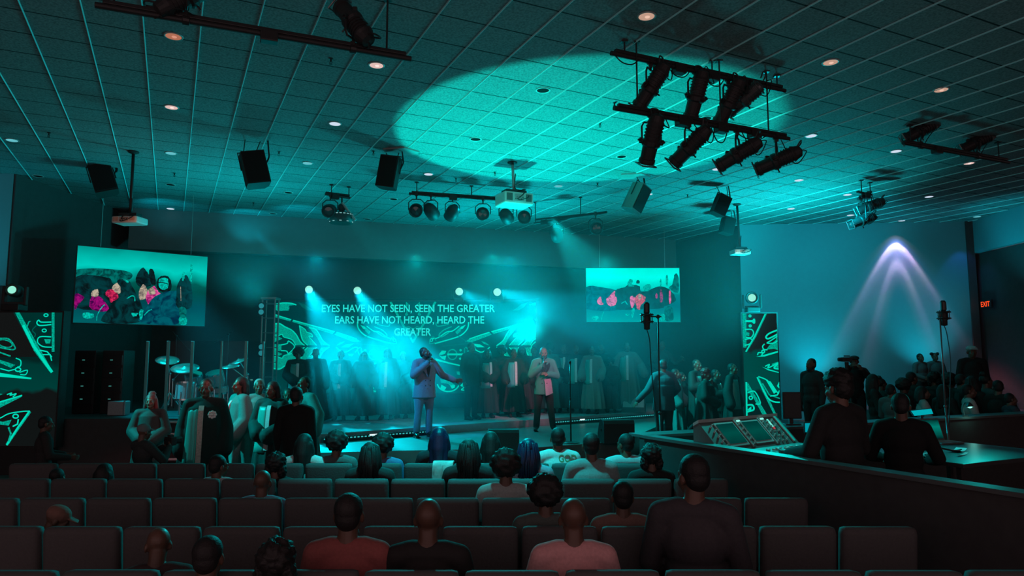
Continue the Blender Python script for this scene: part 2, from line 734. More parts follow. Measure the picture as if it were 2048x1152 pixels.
def hair_mesh(kind):
    key = ('hair', kind)
    if key in _PC:
        return _PC[key]
    b = MB()
    R = random.Random(kind)

    def lump(c, r, amp, fr):
        b.ell(c, r, n=44, m=30)
        for i in range(len(b.v) - len(unit_sphere(44, 30)[0]), len(b.v)):
            p = b.v[i]
            d = (p - V(c)).normalized()
            b.v[i] = p + d * (noise.noise(p * fr) * amp + noise.noise(p * fr * 2.3) * amp * .6)
    b.smooth = True
    vox = None
    if kind in ('short', 'fade'):
        k = 1.0 if kind == 'short' else .965
        b.ell((0, .028, .044), (.084 * k, .094 * k, .09 * k))
        b.ell((0, .05, .0), (.074 * k, .066, .08))
        vox = .008
    elif kind == 'afro':
        lump((0, .03, .055), (.135, .13, .125), .022, 26)
    elif kind == 'curly':
        lump((0, .03, .045), (.108, .112, .11), .022, 34)
        for s in (-1, 1):
            lump((s * .075, .035, -.05), (.045, .06, .085), .016, 34)
    elif kind == 'pompadour':
        lump((0, .02, .075), (.098, .112, .09), .016, 40)
        lump((0, .055, .0), (.085, .07, .09), .008, 40)
    elif kind in ('long', 'bob'):
        L = -.30 if kind == 'long' else -.15
        b.ell((0, .026, .045), (.09, .1, .092))
        b.chain([(0, .055, .03), (0, .085, -.10), (0, .10, L)], [.085, .083, .06], 14)
        for s in (-1, 1):
            b.chain([(s * .062, .03, .03), (s * .088, .03, -.08), (s * .092, .045, L + .02)], [.045, .042, .026], 10)
            b.chain([(s * .05, .06, 0), (s * .06, .09, L)], [.06, .045], 10)
        vox = .009
    elif kind in ('dreads', 'braids'):
        b.ell((0, .026, .045), (.088, .1, .092))
        n = 34
        for i in range(n):
            a = -.55 + (PI + 1.1) * i / (n - 1)
            p0 = V((.080 * math.cos(a), .03 + .085 * math.sin(a), .05 + R.uniform(-.02, .04)))
            L = R.uniform(.24, .36)
            pts = [p0 * .7 + V((0, 0, .04)), p0, p0 + V((.028 * math.cos(a), .028 * math.sin(a), -.12)), p0 + V((.035 * math.cos(a) + R.uniform(-.01, .01), .045 * math.sin(a), -L))]
            b.tube(pts, [.011, .013, .0125, .007], 6)
    elif kind == 'bun':
        b.ell((0, .028, .044), (.084, .096, .09))
        lump((0, .06, .135), (.055, .055, .05), .01, 40)
    elif kind == 'puffs':
        b.ell((0, .028, .042), (.082, .094, .088))
        for s in (-1, 1):
            lump((s * .082, .02, .10), (.048, .048, .046), .010, 45)
    elif kind == 'tied':
        b.ell((0, .026, .045), (.088, .1, .092))
        b.chain([(0, .055, .03), (.02, .085, -.10), (.03, .08, -.28)], [.08, .07, .05], 12)
        for s in (-1, 1):
            b.chain([(s * .062, .03, .03), (s * .085, .02, -.10), (s * .085, .01, -.24)], [.042, .04, .028], 10)
        lump((0, .05, .125), (.06, .06, .05), .014, 40)
        vox = .009
    elif kind == 'cap':
        b.ell((0, .015, .055), (.092, .108, .08))
        b.chain([(-.04, -.09, .052), (-.035, -.155, .042), (.035, -.155, .042), (.04, -.09, .052)], [.012, .01, .01, .012], 10)
        b.box((0, -.12, .046), (.13, .085, .014), .006)
        vox = .008
    elif kind == 'bucket':
        b.lathe([(.02, .135), (.088, .13), (.1, .045), (.145, .0), (.142, -.008), (.09, .03), (.01, .04)], (0, .01, .01), n=24)
    elif kind == 'flatcap':
        b.ell((0, .005, .07), (.1, .12, .055))
        b.box((0, -.12, .05), (.13, .07, .016), .006)
        vox = .009
    me = b.remeshed('hair', vox, 2) if vox else b.mesh('hair')
    _PC[key] = me
    return me


def beard_mesh():
    if 'beard' not in _PC:
        b = MB()
        b.chain([(-.058, -.01, -.04), (-.05, -.05, -.085), (0, -.073, -.105), (.05, -.05, -.085), (.058, -.01, -.04)], [.016, .022, .027, .022, .016], 10)
        b.chain([(-.03, -.098, -.062), (0, -.106, -.052), (.03, -.098, -.062)], [.008, .009, .008], 8)
        _PC['beard'] = b.remeshed('beard', .007, 2)
    return _PC['beard']


def eye_mesh():
    if 'eye' not in _PC:
        b = MB()
        b.smooth = True
        b.ell((0, .001, 0), (.0115, .0065, .0055), n=10, m=8)
        b.mi = 1
        b.ell((0, -.003, 0), (.0058, .004, .0052), n=8, m=6)
        _PC['eye'] = b.mesh('eye')
    return _PC['eye']


EYEW = mat('eye_white', (.20, .19, .18), .3, 0, .05)
EYED = mat('eye_dark', (.01, .008, .006), .2, 0, .05)
DARKHAIR = mat('black_hair', (.012, .011, .011), .6, 0, .3, 120, .3)
GREYHAIR = mat('grey_hair', (.3, .3, .3), .7, 0, .3, 120, .3)
BLUEHAIR = mat('blue_black_hair', (.012, .014, .05), .42, 0, .4, 90, .3)
REDHAIR = mat('red_tinted_hair', (.10, .015, .015), .55, 0, .3, 90, .3)


def skin(t=1.0):
    return mat('brown_skin_%d' % int(t * 100), (.115 * t, .058 * t, .040 * t), .45, 0, .12, 25, .05)


LIT_SATIN = mat('lit_satin_panel', (.035, .34, .30), .42, 0, .12, 20, .05, .5)  # robe's lit side: teal side light put into the satin colour


def usemat(o, *ms):
    me = o.data
    while len(me.materials) < len(ms):
        me.materials.append(None)
    for i, m in enumerate(ms):
        o.material_slots[i].link = 'OBJECT'
        o.material_slots[i].material = m
    return o


def person(label, px, top, d, floor, face, pn='stand', outfit='shirt', c1=(.03, .03, .03), c2=(.02, .02, .022), hair='short', tone=1.0,
           group=None, hairmat=None, stole=None, wide=1.0, mouth=False, beard=False, eyes=False, xy=None, h=None, shoes=True, sx=1.0, stole_x=0.0, stole_lo=.8, panel=None):
    panel = bool(stole) if panel is None else panel
    J = pose(pn)
    p = at(px, top, d)
    if xy:
        p = V((xy[0], xy[1], 0))
    htop = h if h else p.z - floor
    extra = {'afro': .055, 'pompadour': .035, 'bun': .055, 'curly': .03, 'puffs': .02, 'tied': .04, 'bucket': .03, 'cap': .02, 'flatcap': .015}.get(hair, .012)
    k = htop / (J['H'] + extra)
    r = thing('person', label, 'person', (p.x, p.y, floor), math.radians(face), group)
    r.scale = (k * sx, k * sx, k)
    H = head_matrix(J)
    usemat(link('body', body_mesh(pn, mouth), r), skin(tone))
    if hair and hair != 'none':
        nm = {'cap': 'cap', 'bucket': 'hat', 'flatcap': 'flat_cap'}.get(hair, 'hair')
        o = usemat(link(nm, hair_mesh(hair), r), hairmat or DARKHAIR)
        o.matrix_local = H
    if beard:
        o = usemat(link('beard', beard_mesh(), r), DARKHAIR)
        o.matrix_local = H
    if eyes:
        for s in (-1, 1):
            o = usemat(link('eye', eye_mesh(), r), EYEW, EYED)
            o.matrix_local = H @ Matrix.Translation((s * .031, -.0875, .003))
    m1, m2 = cloth(c1), cloth(c2)
    if outfit in ('robe', 'cape'):
        usemat(link('robe', robe_mesh(pn, wide, False), r), cloth(c1, .72))
        if panel:
            usemat(link('front_panel', panel_mesh(wide, -.17, stole_x - .028, stole_lo - .1), r), LIT_SATIN)
        if stole:
            usemat(link('stole', stole_mesh(wide, stole_x, stole_lo), r), stole)
        if shoes:
            for q in 'RL':
                usemat(link('shoe', shoe_mesh(pn, q), r), m2)
    else:
        usemat(link('jacket' if outfit == 'jacket' else 'shirt', torso_cloth(pn, outfit, wide), r), m1)
        usemat(link('trousers', trousers_mesh(pn, wide), r), m2)
        if shoes:
            for q in 'RL':
                usemat(link('shoe', shoe_mesh(pn, q), r), mat('black_leather', (.02, .018, .018), .25, 0, .2))
    return r
HAZE, FOG, BEAM, WASH, ROSE, POOL, CEILW, WALLUP, WALLW, SPILL, HOUSE, AMB, SCAL = .026, .25, 5200, 150, 2200, 2500, 1300, 170, 330, 1200, 20, .5, 950
# ------------------------------------------------------------------ the room
def ceiling_material():
    m = bpy.data.materials.new('acoustic_ceiling_tiles')
    m.use_nodes = True
    nt = m.node_tree
    N, L = nt.nodes, nt.links
    b = N['Principled BSDF']
    tc = N.new('ShaderNodeTexCoord')

    def math_(op, a, c=None):
        n = N.new('ShaderNodeMath')
        n.operation = op
        for i, x in enumerate((a, c)):
            if x is None:
                continue
            if isinstance(x, (int, float)):
                n.inputs[i].default_value = x
            else:
                L.new(x, n.inputs[i])
        return n.outputs[0]

    def dot(v):
        n = N.new('ShaderNodeVectorMath')
        n.operation = 'DOT_PRODUCT'
        L.new(tc.outputs['Object'], n.inputs[0])
        n.inputs[1].default_value = v
        return n.outputs['Value']

    def line(v, period, off, half):
        f = math_('FRACT', math_('ADD', math_('DIVIDE', dot(v), period), off))
        d = math_('ABSOLUTE', math_('SUBTRACT', f, .5))
        return math_('LESS_THAN', d, half / period)
    dark = line(GA, .66, GRID_V, .012)
    nz = N.new('ShaderNodeTexNoise')
    nz.inputs['Scale'].default_value = 38
    nz.inputs['Detail'].default_value = 5
    L.new(tc.outputs['Object'], nz.inputs['Vector'])
    n2 = N.new('ShaderNodeTexNoise')
    n2.inputs['Scale'].default_value = .35
    L.new(tc.outputs['Object'], n2.inputs['Vector'])
    r = N.new('ShaderNodeValToRGB')
    r.color_ramp.elements[0].position, r.color_ramp.elements[0].color = .3, (.17, .18, .18, 1)
    r.color_ramp.elements[1].position, r.color_ramp.elements[1].color = .7, (.34, .345, .345, 1)
    L.new(nz.outputs['Fac'], r.inputs[0])

    def mix(f, a, c):
        n = N.new('ShaderNodeMix')
        n.data_type = 'RGBA'
        if isinstance(f, float):
            n.inputs['Factor'].default_value = f
        else:
            L.new(f, n.inputs['Factor'])
        for k, x in (('A', a), ('B', c)):
            if isinstance(x, tuple):
                n.inputs[k].default_value = x
            else:
                L.new(x, n.inputs[k])
        return n.outputs['Result']
    c = mix(dark, r.outputs[0], (.035, .035, .035, 1))
    L.new(c, b.inputs['Base Color'])
    b.inputs['Roughness'].default_value = .9
    b.inputs['Specular IOR Level'].default_value = .15
    bp = N.new('ShaderNodeBump')
    bp.inputs['Strength'].default_value = .5
    bp.inputs['Distance'].default_value = .006
    L.new(nz.outputs['Fac'], bp.inputs['Height'])
    L.new(bp.outputs['Normal'], b.inputs['Normal'])
    return m


GRID_U, GRID_V = .5, .5
_q = at_z(286, 40, CEIL)                # one white grid line passes here
GRID_U = .5 - (_q.dot(GB) / .61) % 1
_q = at_z(822, 120, CEIL)
GRID_V = .5 - (_q.dot(GA) / .66) % 1

CEILM = ceiling_material()
o = struct('ceiling', MB().box((0, 11.5, CEIL + .1), (52, 30, .2)), CEILM)
_b = MB()
_k0 = (at_z(286, 40, CEIL).dot(GB)) % .61
for _i in range(-34, 34):
    _s = _k0 + .61 * _i
    _a = GB * _s + GA * -2.0 + V((0, 0, CEIL))
    _c = GB * _s + GA * 24.0 + V((0, 0, CEIL))
    _w = GB * .0095
    _d = V((0, 0, -.017))
    _b.prism([_a - _w, _a + _w, _a + _w * .25 + _d, _a - _w * .25 + _d], _c - _a)
o = struct('trim_ceiling_grid', _b, mat('white_grid_bar', (.45, .85, .85), .5, 0, .05, 30, 0, .4))
CARPET = mat('dark_carpet', (.11, .10, .10), .95, 0, .3, 14, .3, .1)
o = struct('floor', MB().box((0, 11.5, -.1), (52, 30, .2)), CARPET)
PLASTER = mat('teal_tinted_wall', (.13, .42, .46), .75, 0, .04, 9, .05, .2)  # cyan light put into the base colour to hold red down
BLACKWALL = mat('black_wall_paint', (.085, .078, .078), .85, 0, .12, 8, .05, .2)
HEADERM = mat('dark_soffit_paint', (.13, .13, .13), .8, 0, .1, 6, .05, .2)


def wall(name, p, q, z0, z1, m, th=.16, side=1):
    p, q = V((p[0], p[1], 0)), V((q[0], q[1], 0))
    d = (q - p).normalized()
    n = V((-d.y, d.x, 0)) * side * th
    b = MB()
    poly = [p, q, q + n, p + n]
    b.prism([x + V((0, 0, z0)) for x in poly], V((0, 0, z1 - z0)))
    return struct(name, b, m)


HB = V((-.3045, .9527, 0))
wall('trim_header', (-9.93, 17.9), (5.4, 22.8), 4.87, CEIL, HEADERM, .3)
wall('wall_back', (-10.4, 20.0), (5.2, 24.7), 0, CEIL, BLACKWALL)
wall('wall_stage_left', (-10.55, 14.58), (-10.3, 20.1), 0, CEIL, BLACKWALL)
wall('wall_stage_right', (5.05, 24.7), (6.65, 20.2), 0, CEIL, BLACKWALL, .16, 1)
wall('wall_right', (6.65, 20.2), (13.1, 19.7), 0, CEIL, PLASTER)
wall('trim_corner', (12.93, 19.66), (13.13, 19.64), 0, CEIL, BLACKWALL, .05, 1)
wall('trim_bulkhead', (13.12, 19.7), (12.9, 14.0), 5.02, CEIL, PLASTER)
wall('wall_end', (12.8, 20.2), (14.0, 20.2), 0, CEIL, BLACKWALL)
wall('wall_side', (13.3, 20.2), (13.15, 9.0), 0, 5.02, BLACKWALL)
wall('wall_left', (-16.0, 14.0), (-10.60, 14.56), 3.55, CEIL, PLASTER)
wall('wall_left_side', (-13.5, -3.0), (-13.5, 14.4), 0, CEIL, BLACKWALL)
wall('wall_right_side', (13.4, 9.2), (13.4, -3.0), 0, CEIL, BLACKWALL)
wall('wall_left_lower', (-16.0, 14.15), (-10.60, 14.7), 0, 3.55, BLACKWALL)

STAGEM = mat('stage_deck_paint', (.16, .155, .15), .38, 0, .25, 5, .05, .5)
RISERM = mat('riser_carpet', (.30, .27, .28), .8, 0, .2, 12, .1, .2)


def platform(name, poly, z0, z1, m):
    b = MB()
    b.prism([V((x, y, z0)) for x, y in poly], V((0, 0, z1 - z0)))
    return struct(name, b, m)


platform('floor_stage', [(-4.3, 11.6), (-1.9, 12.1), (.2, 12.4), (2.1, 13.5), (4.5, 19.1), (5.4, 23.5), (-4.3, 20.5)], 0, .47, STAGEM)
RISER = [(-4.25, 12.66), (3.85, 19.05), (4.6, 22.6), (-4.25, 19.6)]
platform('floor_riser', RISER, .47, .63, RISERM)
platform('floor_drum_platform', [(-9.9, 12.75), (-4.35, 12.75), (-4.35, 19.6), (-9.9, 18.6)], 0, .95, mat('drum_riser_paint', (.05, .05, .05), .6, 0, .2, 8))
platform('floor_step', [(2.25, 13.1), (6.4, 13.6), (6.5, 19.6), (4.6, 21), (4.1, 18.9)], 0, .2, mat('step_paint', (.07, .07, .07), .5, 0, .2, 8))
platform('floor_raked', [(6.9, 11.0), (13.0, 10.6), (13.0, 19.4), (6.9, 19.8)], 0, .35, CARPET)

# stairs up to the drum platform
t = thing('stage_stairs', 'black five-step stairs beside the drum kit with light-edged treads', 'stairs', (-5.75, 12.1, 0))
TREADE = mat('tread_edge', (.5, .5, .5), .5, 0, .1)
for i in range(5):
    y = 11.85 + .18 * i
    z = .19 * (i + 1) - .03
    q = MB().box((0, y - 12.1 + .09, z - .015), (.95, .20, .03), .005).build('tread', BLACK, t)
    MB().box((0, y - 12.1 - .012, z - .012), (.62, .012, .034), .003).build('edge_strip', TREADE, q)
for s in (-1, 1):
    b = MB()
    b.prism([V((s * .49, -.30, 0)), V((s * .49, .62, 0)), V((s * .49, .62, .9)), V((s * .49, .5, .9)), V((s * .49, -.30, .12))], V((s * .03, 0, 0)))
    b.build('stringer', BLACK, t)

# strip lights along the front of the riser
HOUS = mat('strip_housing', (.04, .04, .04), .5, .2)
DOT = emis('strip_led', (.05, .62, .62), .7)


def rpt(x):                             # a point on the riser's front edge
    return V((x, 13.2 + .79 * (x + 3.57), .63))


RD = V((1, .79, 0)).normalized()
RN = V((.79, -1, 0)).normalized()
for (x0, x1, lab) in ((-3.55, -1.72, 'dotted light batten along the choir riser edge, left of the light-suited singer'),
                      (.95, 3.75, 'dotted light batten along the choir riser edge, right of the green-jacketed singer')):
    a, c = rpt(x0), rpt(x1)
    L = (c - a).length
    t = thing('light_batten', lab, 'light batten', a + RN * .06 + V((0, 0, -.10)), math.atan2(RD.y, RD.x), 'light battens on the riser edge')
    MB().box((L / 2, 0, 0), (L, .07, .09), .01).build('housing', HOUS, t)
    n = int(L / .075)
    b = MB()
    for i in range(n):
        b.box((.04 + i * .075, -.037, .012), (.042, .006, .022), .002)
    q = b.build('led_row', DOT, t)
    q['kind'] = 'stuff'
    MB().box((L * (.44 if x0 < 0 else .25), -.038, .03), (.16, .008, .03), .003).build('end_clip', emis('clip_glow', (.75, .95, .95), 1.2), t)

# ------------------------------------------------------------------ recessed downlights, sprinklers
TRIM = mat('downlight_trim', (.5, .48, .46), .4, .2, .05)


def downlight(px, py, kind, lab):
    p = at_z(px, py, CEIL)
    t = thing('downlight', lab, 'ceiling light', p, 0, 'recessed ceiling downlights')
    b = MB()
    b.smooth = True
    b.lathe([(.088, .0), (.112, .0), (.112, -.006), (.104, -.012), (.088, -.008)], n=28, hollow=True)
    b.build('trim_ring', TRIM, t)
    cols = {'copper': ((.42, .15, .09), 1.0), 'pink': ((.75, .50, .46), 1.0), 'white': ((.62, .72, .86), 1.0), 'cyan': ((.12, .50, .56), 1.0), 'tan': ((.52, .31, .23), 1.0)}
    if kind == 'off':
        b = MB()
        b.lathe([(.001, -.001), (.088, -.002), (.088, -.007), (.055, -.004), (.001, -.003)], n=24)
        b.build('lens', mat('dark_downlight_lens', (.012, .01, .01), .75, 0, .2, 40, 0, .05), t)
    else:
        c, s = cols[kind]
        b = MB()
        b.lathe([(.001, -.003), (.09, -.004), (.09, -.010), (.001, -.009)], n=24)
        b.build('lens', emis('downlight_' + kind, c, s), t)
        if kind in ('copper', 'pink', 'tan'):
            b = MB()
            b.smooth = True
            b.ell((.01, .0, -.012), (.03, .03, .012), n=12, m=8)
            b.build('bulb', emis('bulb_' + kind, tuple(min(1, x * 1.5 + .06) for x in c), 1), t)
    return t


for a in [
    (347, 72, 'copper', 'copper-coloured recessed downlight just below the long ceiling pipe at upper left'),
    (753, 130, 'pink', 'pinkish-white recessed downlight under the end of the upper left pipe'),
    (1293, 32, 'tan', 'large warm recessed downlight above the twin lighting rails, nearest the top edge'),
    (1661, 124, 'tan', 'warm recessed downlight right of the twin lighting rails, in the dark ceiling'),
    (1882, 179, 'tan', 'warm recessed downlight above the unlit right-hand rail of spotlights'),
    (343, 214, 'pink', 'pinkish recessed downlight in line below the copper one'),
    (670, 247, 'white', 'white recessed downlight left of the bright pool on the ceiling'),
    (24, 280, 'cyan', 'bluish recessed downlight at the far left edge of the ceiling'),
    (342, 306, 'cyan', 'bluish recessed downlight between the two leftmost hanging loudspeakers, higher of two'),
    (1086, 180, 'off', 'unlit recessed downlight with reddish lens in upper part of bright ceiling pool'),
    (951, 278, 'off', 'unlit recessed downlight in the middle of the bright ceiling pool'),
    (615, 326, 'cyan', 'pale recessed downlight right of the second hanging loudspeaker'),
    (1243, 313, 'off', 'unlit recessed downlight at the right of the bright ceiling pool'),
    (857, 348, 'white', 'white recessed downlight between hanging loudspeaker and white projector'),
    (1412, 236, 'off', 'unlit recessed downlight seen between the twin lighting rails'),
    (1622, 271, 'white', 'white recessed downlight just right of the lower lighting rail end'),
    (1792, 302, 'white', 'white recessed downlight left of the unlit rail of spotlights'),
    (1938, 326, 'pink', 'pale recessed downlight under the right end of the unlit rail'),
    (1117, 372, 'cyan', 'pale recessed downlight right of the white projector'),
    (341, 369, 'off', 'unlit recessed downlight above the left projector pole\'s right side'),
    (577, 385, 'off', 'unlit recessed downlight below the second hanging loudspeaker'),
    (341, 417, 'white', 'small white recessed downlight near the stage header above left screen'),
    (1598, 360, 'white', 'white recessed downlight above the teal wall, left of the lone spotlight pair'),
    (1434, 338, 'white', 'white recessed downlight half hidden behind a lower-rail spotlight'),
    (1695, 389, 'white', 'thin white recessed downlight just left of the lone spotlight pair'),
    (1858, 393, 'white', 'white recessed downlight right of the lone spotlight pair'),
    (1582, 417, 'white', 'small white recessed downlight near the top left of the teal wall'),
    (1803, 441, 'white', 'small white recessed downlight at the top edge of the teal wall'),
    (1954, 433, 'cyan', 'faint recessed downlight beside the right bulkhead'),
    (1297, 388, 'white', 'small recessed downlight right of the hazy hanging loudspeaker'),
    (787, 398, 'off', 'unlit recessed downlight left of the row of par cans'),
    (735, 438, 'off', 'unlit recessed downlight near the header behind the left cluster of lamps'),
    (546, 427, 'off', 'unlit recessed downlight near the header between left projector and lamp cluster'),
    (76, 352, 'off', 'unlit recessed downlight near the top of the left teal wall'),
    (1701, 430, 'white', 'small recessed downlight touching the lone spotlight\'s lens'),
]:
    downlight(*a)

for px, py, lab in ((98, 265, 'at the far left'), (662, 117, 'near the end of the upper left pipe'), (349, 346, 'between the two left loudspeakers'), (558, 303, 'right of the second loudspeaker'),
                    (747, 302, 'left of the third loudspeaker'), (507, 405, 'near the header at left'), (912, 356, 'above the row of par cans'), (990, 344, 'left of the projector pole'),
                    (1229, 205, 'left of the lower lighting rail'), (1200, 245, 'below the lower lighting rail\'s left end'), (1195, 366, 'above the far angled rail'), (1375, 389, 'near the right stage loudspeakers')):
    t = thing('fire_sprinkler', 'small dark fire sprinkler on the ceiling ' + lab, 'sprinkler', at_z(px, py, CEIL), 0, 'fire sprinklers on the ceiling')
    MB().lathe([(.03, 0), (.03, -.008), (.012, -.012), (.012, -.05)], n=10).build('escutcheon', BLACKM, t)
    b = MB()
    b.tube([(-.014, 0, -.045), (-.017, 0, -.06), (0, 0, -.078), (.017, 0, -.06), (.014, 0, -.045)], .004)
    b.lathe([(.001, -.078), (.022, -.078), (.022, -.082), (.001, -.082)], n=10)
    b.build('deflector', BLACKM, t)


# ------------------------------------------------------------------ theatre lanterns
def bez(pts, n=8):
    out = []
    for i in range(len(pts) - 1):
        p0, p1, p2, p3 = V(pts[max(0, i - 1)]), V(pts[i]), V(pts[i + 1]), V(pts[min(len(pts) - 1, i + 2)])
        for k in range(n):
            t = k / n
            out.append(.5 * ((2 * p1) + (p2 - p0) * t + (2 * p0 - 5 * p1 + 4 * p2 - p3) * t * t + (3 * p1 - p0 - 3 * p2 + p3) * t ** 3))
    out.append(V(pts[-1]))
    return out


def spotlight(P, aim, lab, up=False, L=.66, group='ellipsoidal stage spotlights', body=None, drop=.34):
    body = body or BLACK
    t = thing('stage_spotlight', lab, 'stage light', P, 0, group)
    d = V(aim).normalized()
    s = 1 if up else -1
    C = V((0, 0, s * drop))
    a = d.cross(V((0, 0, 1))).normalized()
    n = a.cross(d).normalized()
    b = MB()
    b.lathe([(.03, -.035), (.045, -.03), (.045, .03), (.03, .035)], axis=GB, n=12)
    b.box((0, 0, s * .05), (.05, .05, .06), .006)
    b.cone((0, 0, s * .05), (0, 0, s * .12), .014, .014, 8)
    b.build('clamp', BLACKM, t)
    w = .135
    top = V((0, 0, s * .11))
    b = MB()
    b.tube([C + a * w, C + a * w + (top - C) * .75, C + a * w * .75 + (top - C), C - a * w * .75 + (top - C), C - a * w + (top - C) * .75, C - a * w], .013, 6)
    for k in (-1, 1):
        b.lathe([(.03, 0), (.03, .03), (.012, .03), (.012, .055)], C + a * k * w, a * k, 10)
    b.build('yoke', BLACKM, t)
    b = MB()
    b.smooth = False
    prof = [(.02, -.34 * L / .66), (.075, -.32 * L / .66), (.095, -.25 * L / .66)]
    for k in range(5):
        h = -.22 + .04 * k
        prof += [(.112, h), (.112, h + .014), (.100, h + .016), (.100, h + .038)]
    prof += [(.118, .0), (.118, .05), (.10, .07)]
    b.lathe(prof, C, d, 18)
    b.build('lamp_housing', body, t)
    b = MB()
    b.smooth = False
    b.lathe([(.096, .06), (.092, .22), (.104, .225), (.104, .27), (.09, .275), (.088, .29)], C, d, 18)
    b.box(C + d * .10 + n * .10, (.05, .05, .05), .01)
    b.build('lens_tube', body, t)
    b = MB()
    for k in range(4):
        q = (a if k % 2 else n) * (1 if k < 2 else -1)
        r = (n if k % 2 else a)
        b.box(C + d * .30 + q * .098, (.02, .02, .02), .003)
        b.cone(C + d * .30 + q * .098 + r * .098, C + d * .30 + q * .098 - r * .098, .010, .010, 6)
    b.build('gel_frame', mat('gel_frame_metal', (.16, .16, .16), .3, .6), t)
    MB().lathe([(.001, .268), (.082, .268), (.07, .284), (.03, .292), (.001, .294)], C, d, 16).build('lens', mat('lens_glass', (.05, .06, .06), .06, 0, .05, 20, 0, .8), t)
    b = MB()
    b.tube(bez([C - d * .30 + a * .05 + n * .06, C - d * .37 + a * .05 + n * .11, C - d * .37 - a * .05 + n * .11, C - d * .30 - a * .05 + n * .06], 4), .010, 6)
    b.build('handle', BLACKM, t)
    for q in (a, -a, -n):
        MB().cone(C + d * .03 + q * .09, C + d * .03 + q * .165, .008, .012, 6).build('shutter', BLACKM, t)
    b = MB()
    b.tube(bez([C - d * .33, C - d * .38 - n * .05, C - d * .2 + a * .14 - n * .10, V((.08, .02, s * .05)), V((.10, .04, .0))], 6), .007, 5)
    b.build('power_cable', RUBBER, t)
    return t


def rail(P, Q, lab, group=None, rods=(), boxes=(), top=None, swags=()):
    P, Q = V(P), V(Q)
    t = thing('lighting_rail', lab, 'lighting rail', P, 0, group)
    D = Q - P
    d = D.normalized()
    b = MB()
    b.smooth = False
    b.cone((0, 0, 0), D, .03, .03, 10)
    b.build('pipe', BLACK, t)
    b = MB()
    b.box(D * .5 + V((0, 0, .045)), (D.length * .96, .05, .04), .006, Matrix.Rotation(math.atan2(d.y, d.x), 3, 'Z'))
    b.build('wireway', BLACKM, t)
    for f in boxes:
        MB().box(D * f + V((0, 0, -.02)), (.17, .11, .12), .01, Matrix.Rotation(math.atan2(d.y, d.x), 3, 'Z')).build('outlet_box', BLACKM, t)
    for f in rods:
        b = MB()
        q = D * f
        b.cone(q, V((q.x, q.y, (top or CEIL) - P.z)), .011, .011, 6)
        b.box(V((q.x, q.y, (top or CEIL) - P.z - .01)), (.08, .08, .02), .004)
        b.build('hanging_rod', BLACKM, t)
    for f0, f1, dz in swags:
        b = MB()
        b.tube(bez([D * f0 + V((0, 0, -.02)), D * (f0 * .7 + f1 * .3) + V((0, -.02, -dz)), D * (f0 * .3 + f1 * .7) + V((0, -.02, -dz)), D * f1 + V((0, 0, -.02))], 6), .008, 5)
        b.build('looped_cable', RUBBER, t)
    return t


# twin rails, one above the other
U0, U1 = at(1222, 106, 8.25), at(1570, 182, 9.45)
W0, W1 = at(1228, 216, 8.22), at(1578, 278, 9.42)
rail(U0, U1, 'upper black lighting rail of the twin rails, close under the ceiling', 'twin lighting rails', (.07, .55, .95), (.26, .36, .55, .72, .80), None, ((.02, .14, .10), (.30, .42, .12), (.5, .62, .14)))
rail(W0, W1, 'lower black lighting rail of the twin rails, hung on thin rods', 'twin lighting rails', (.12, .58, .87), (.22, .36, .58, .78), U0.z + .2, ((.12, .36, -.05), (.52, .62, .2), (.66, .85, .10)))


def on(A, B, px):
    lo, hi = 0.0, 1.0
    for _ in range(40):
        m = (lo + hi) / 2
        p = lerp(A, B, m)
        q = 1024 + 0
        # horizontal place of the point in the photograph
        y = p.y
        c = V((p.x, p.y, p.z - CAMZ))
        X = 1024 + FPX * c.x / (c.y * CT + c.z * ST)
        if X < px:
            lo = m
        else:
            hi = m
    return lerp(A, B, (lo + hi) / 2)


for px, aim, lab in ((1301, (-.62, .45, -.95), 'black ellipsoidal spotlight on the upper twin rail, leftmost of that row'),
                     (1391, (-.22, .42, -.98), 'black ellipsoidal spotlight on the upper twin rail, second from the left'),
                     (1456, (-.42, .45, -.95), 'black ellipsoidal spotlight on the upper twin rail, third, in front of a paler one')):
    spotlight(on(U0, U1, px), aim, lab)
spotlight(on(U0, U1, 1490), (-.75, .62, -.55), 'short grey-lit spotlight on the upper twin rail, right end of row', L=.5, body=mat('grey_lantern', (.10, .10, .10), .35, .4), drop=.22)
for px, aim, lab in ((1302, (-.16, .45, -.85), 'black ellipsoidal spotlight under the lower twin rail, leftmost of that row'),
                     (1378, (-.62, .50, -.62), 'black ellipsoidal spotlight under the lower twin rail, second from the left'),
                     (1474, (-.85, .45, -.48), 'black ellipsoidal spotlight under the lower twin rail, third from the left'),
                     (1552, (-.92, .42, -.36), 'black ellipsoidal spotlight under the lower twin rail, rightmost of that row')):
    spotlight(on(W0, W1, px), aim, lab)

# upper left pipe with lanterns rigged above it
B0, B1 = at(190, 10, 6.24), at(822, 118, 7.42)
rail(B0, B1, 'long black lighting pipe crossing the ceiling at upper left', None, (.05, .91), (.51,), None)
spotlight(on(B0, B1, 706), (-.55, .25, .75), 'black spotlight rigged above the upper left pipe near its right end', up=True, drop=.30)
spotlight(on(B0, B1, 372), (.5, .25, .45), 'black spotlight rigged above the upper left pipe, barely visible at the picture top', up=True, drop=.24)

# unlit rail at right
C0, C1 = at(1806, 286, 11.37), at(2018, 325, 12.5)
rail(C0, C1, 'dark lighting rail low under the ceiling at the far right', None, (.07, .9), (.3,), None)
spotlight(on(C0, C1, 1842), (-.9, .2, -.45), 'spotlight above the dark right rail, left of the pair', up=True, drop=.26)
spotlight(on(C0, C1, 1955), (-.9, .2, -.45), 'spotlight above the dark right rail, right of the pair', up=True, drop=.26)

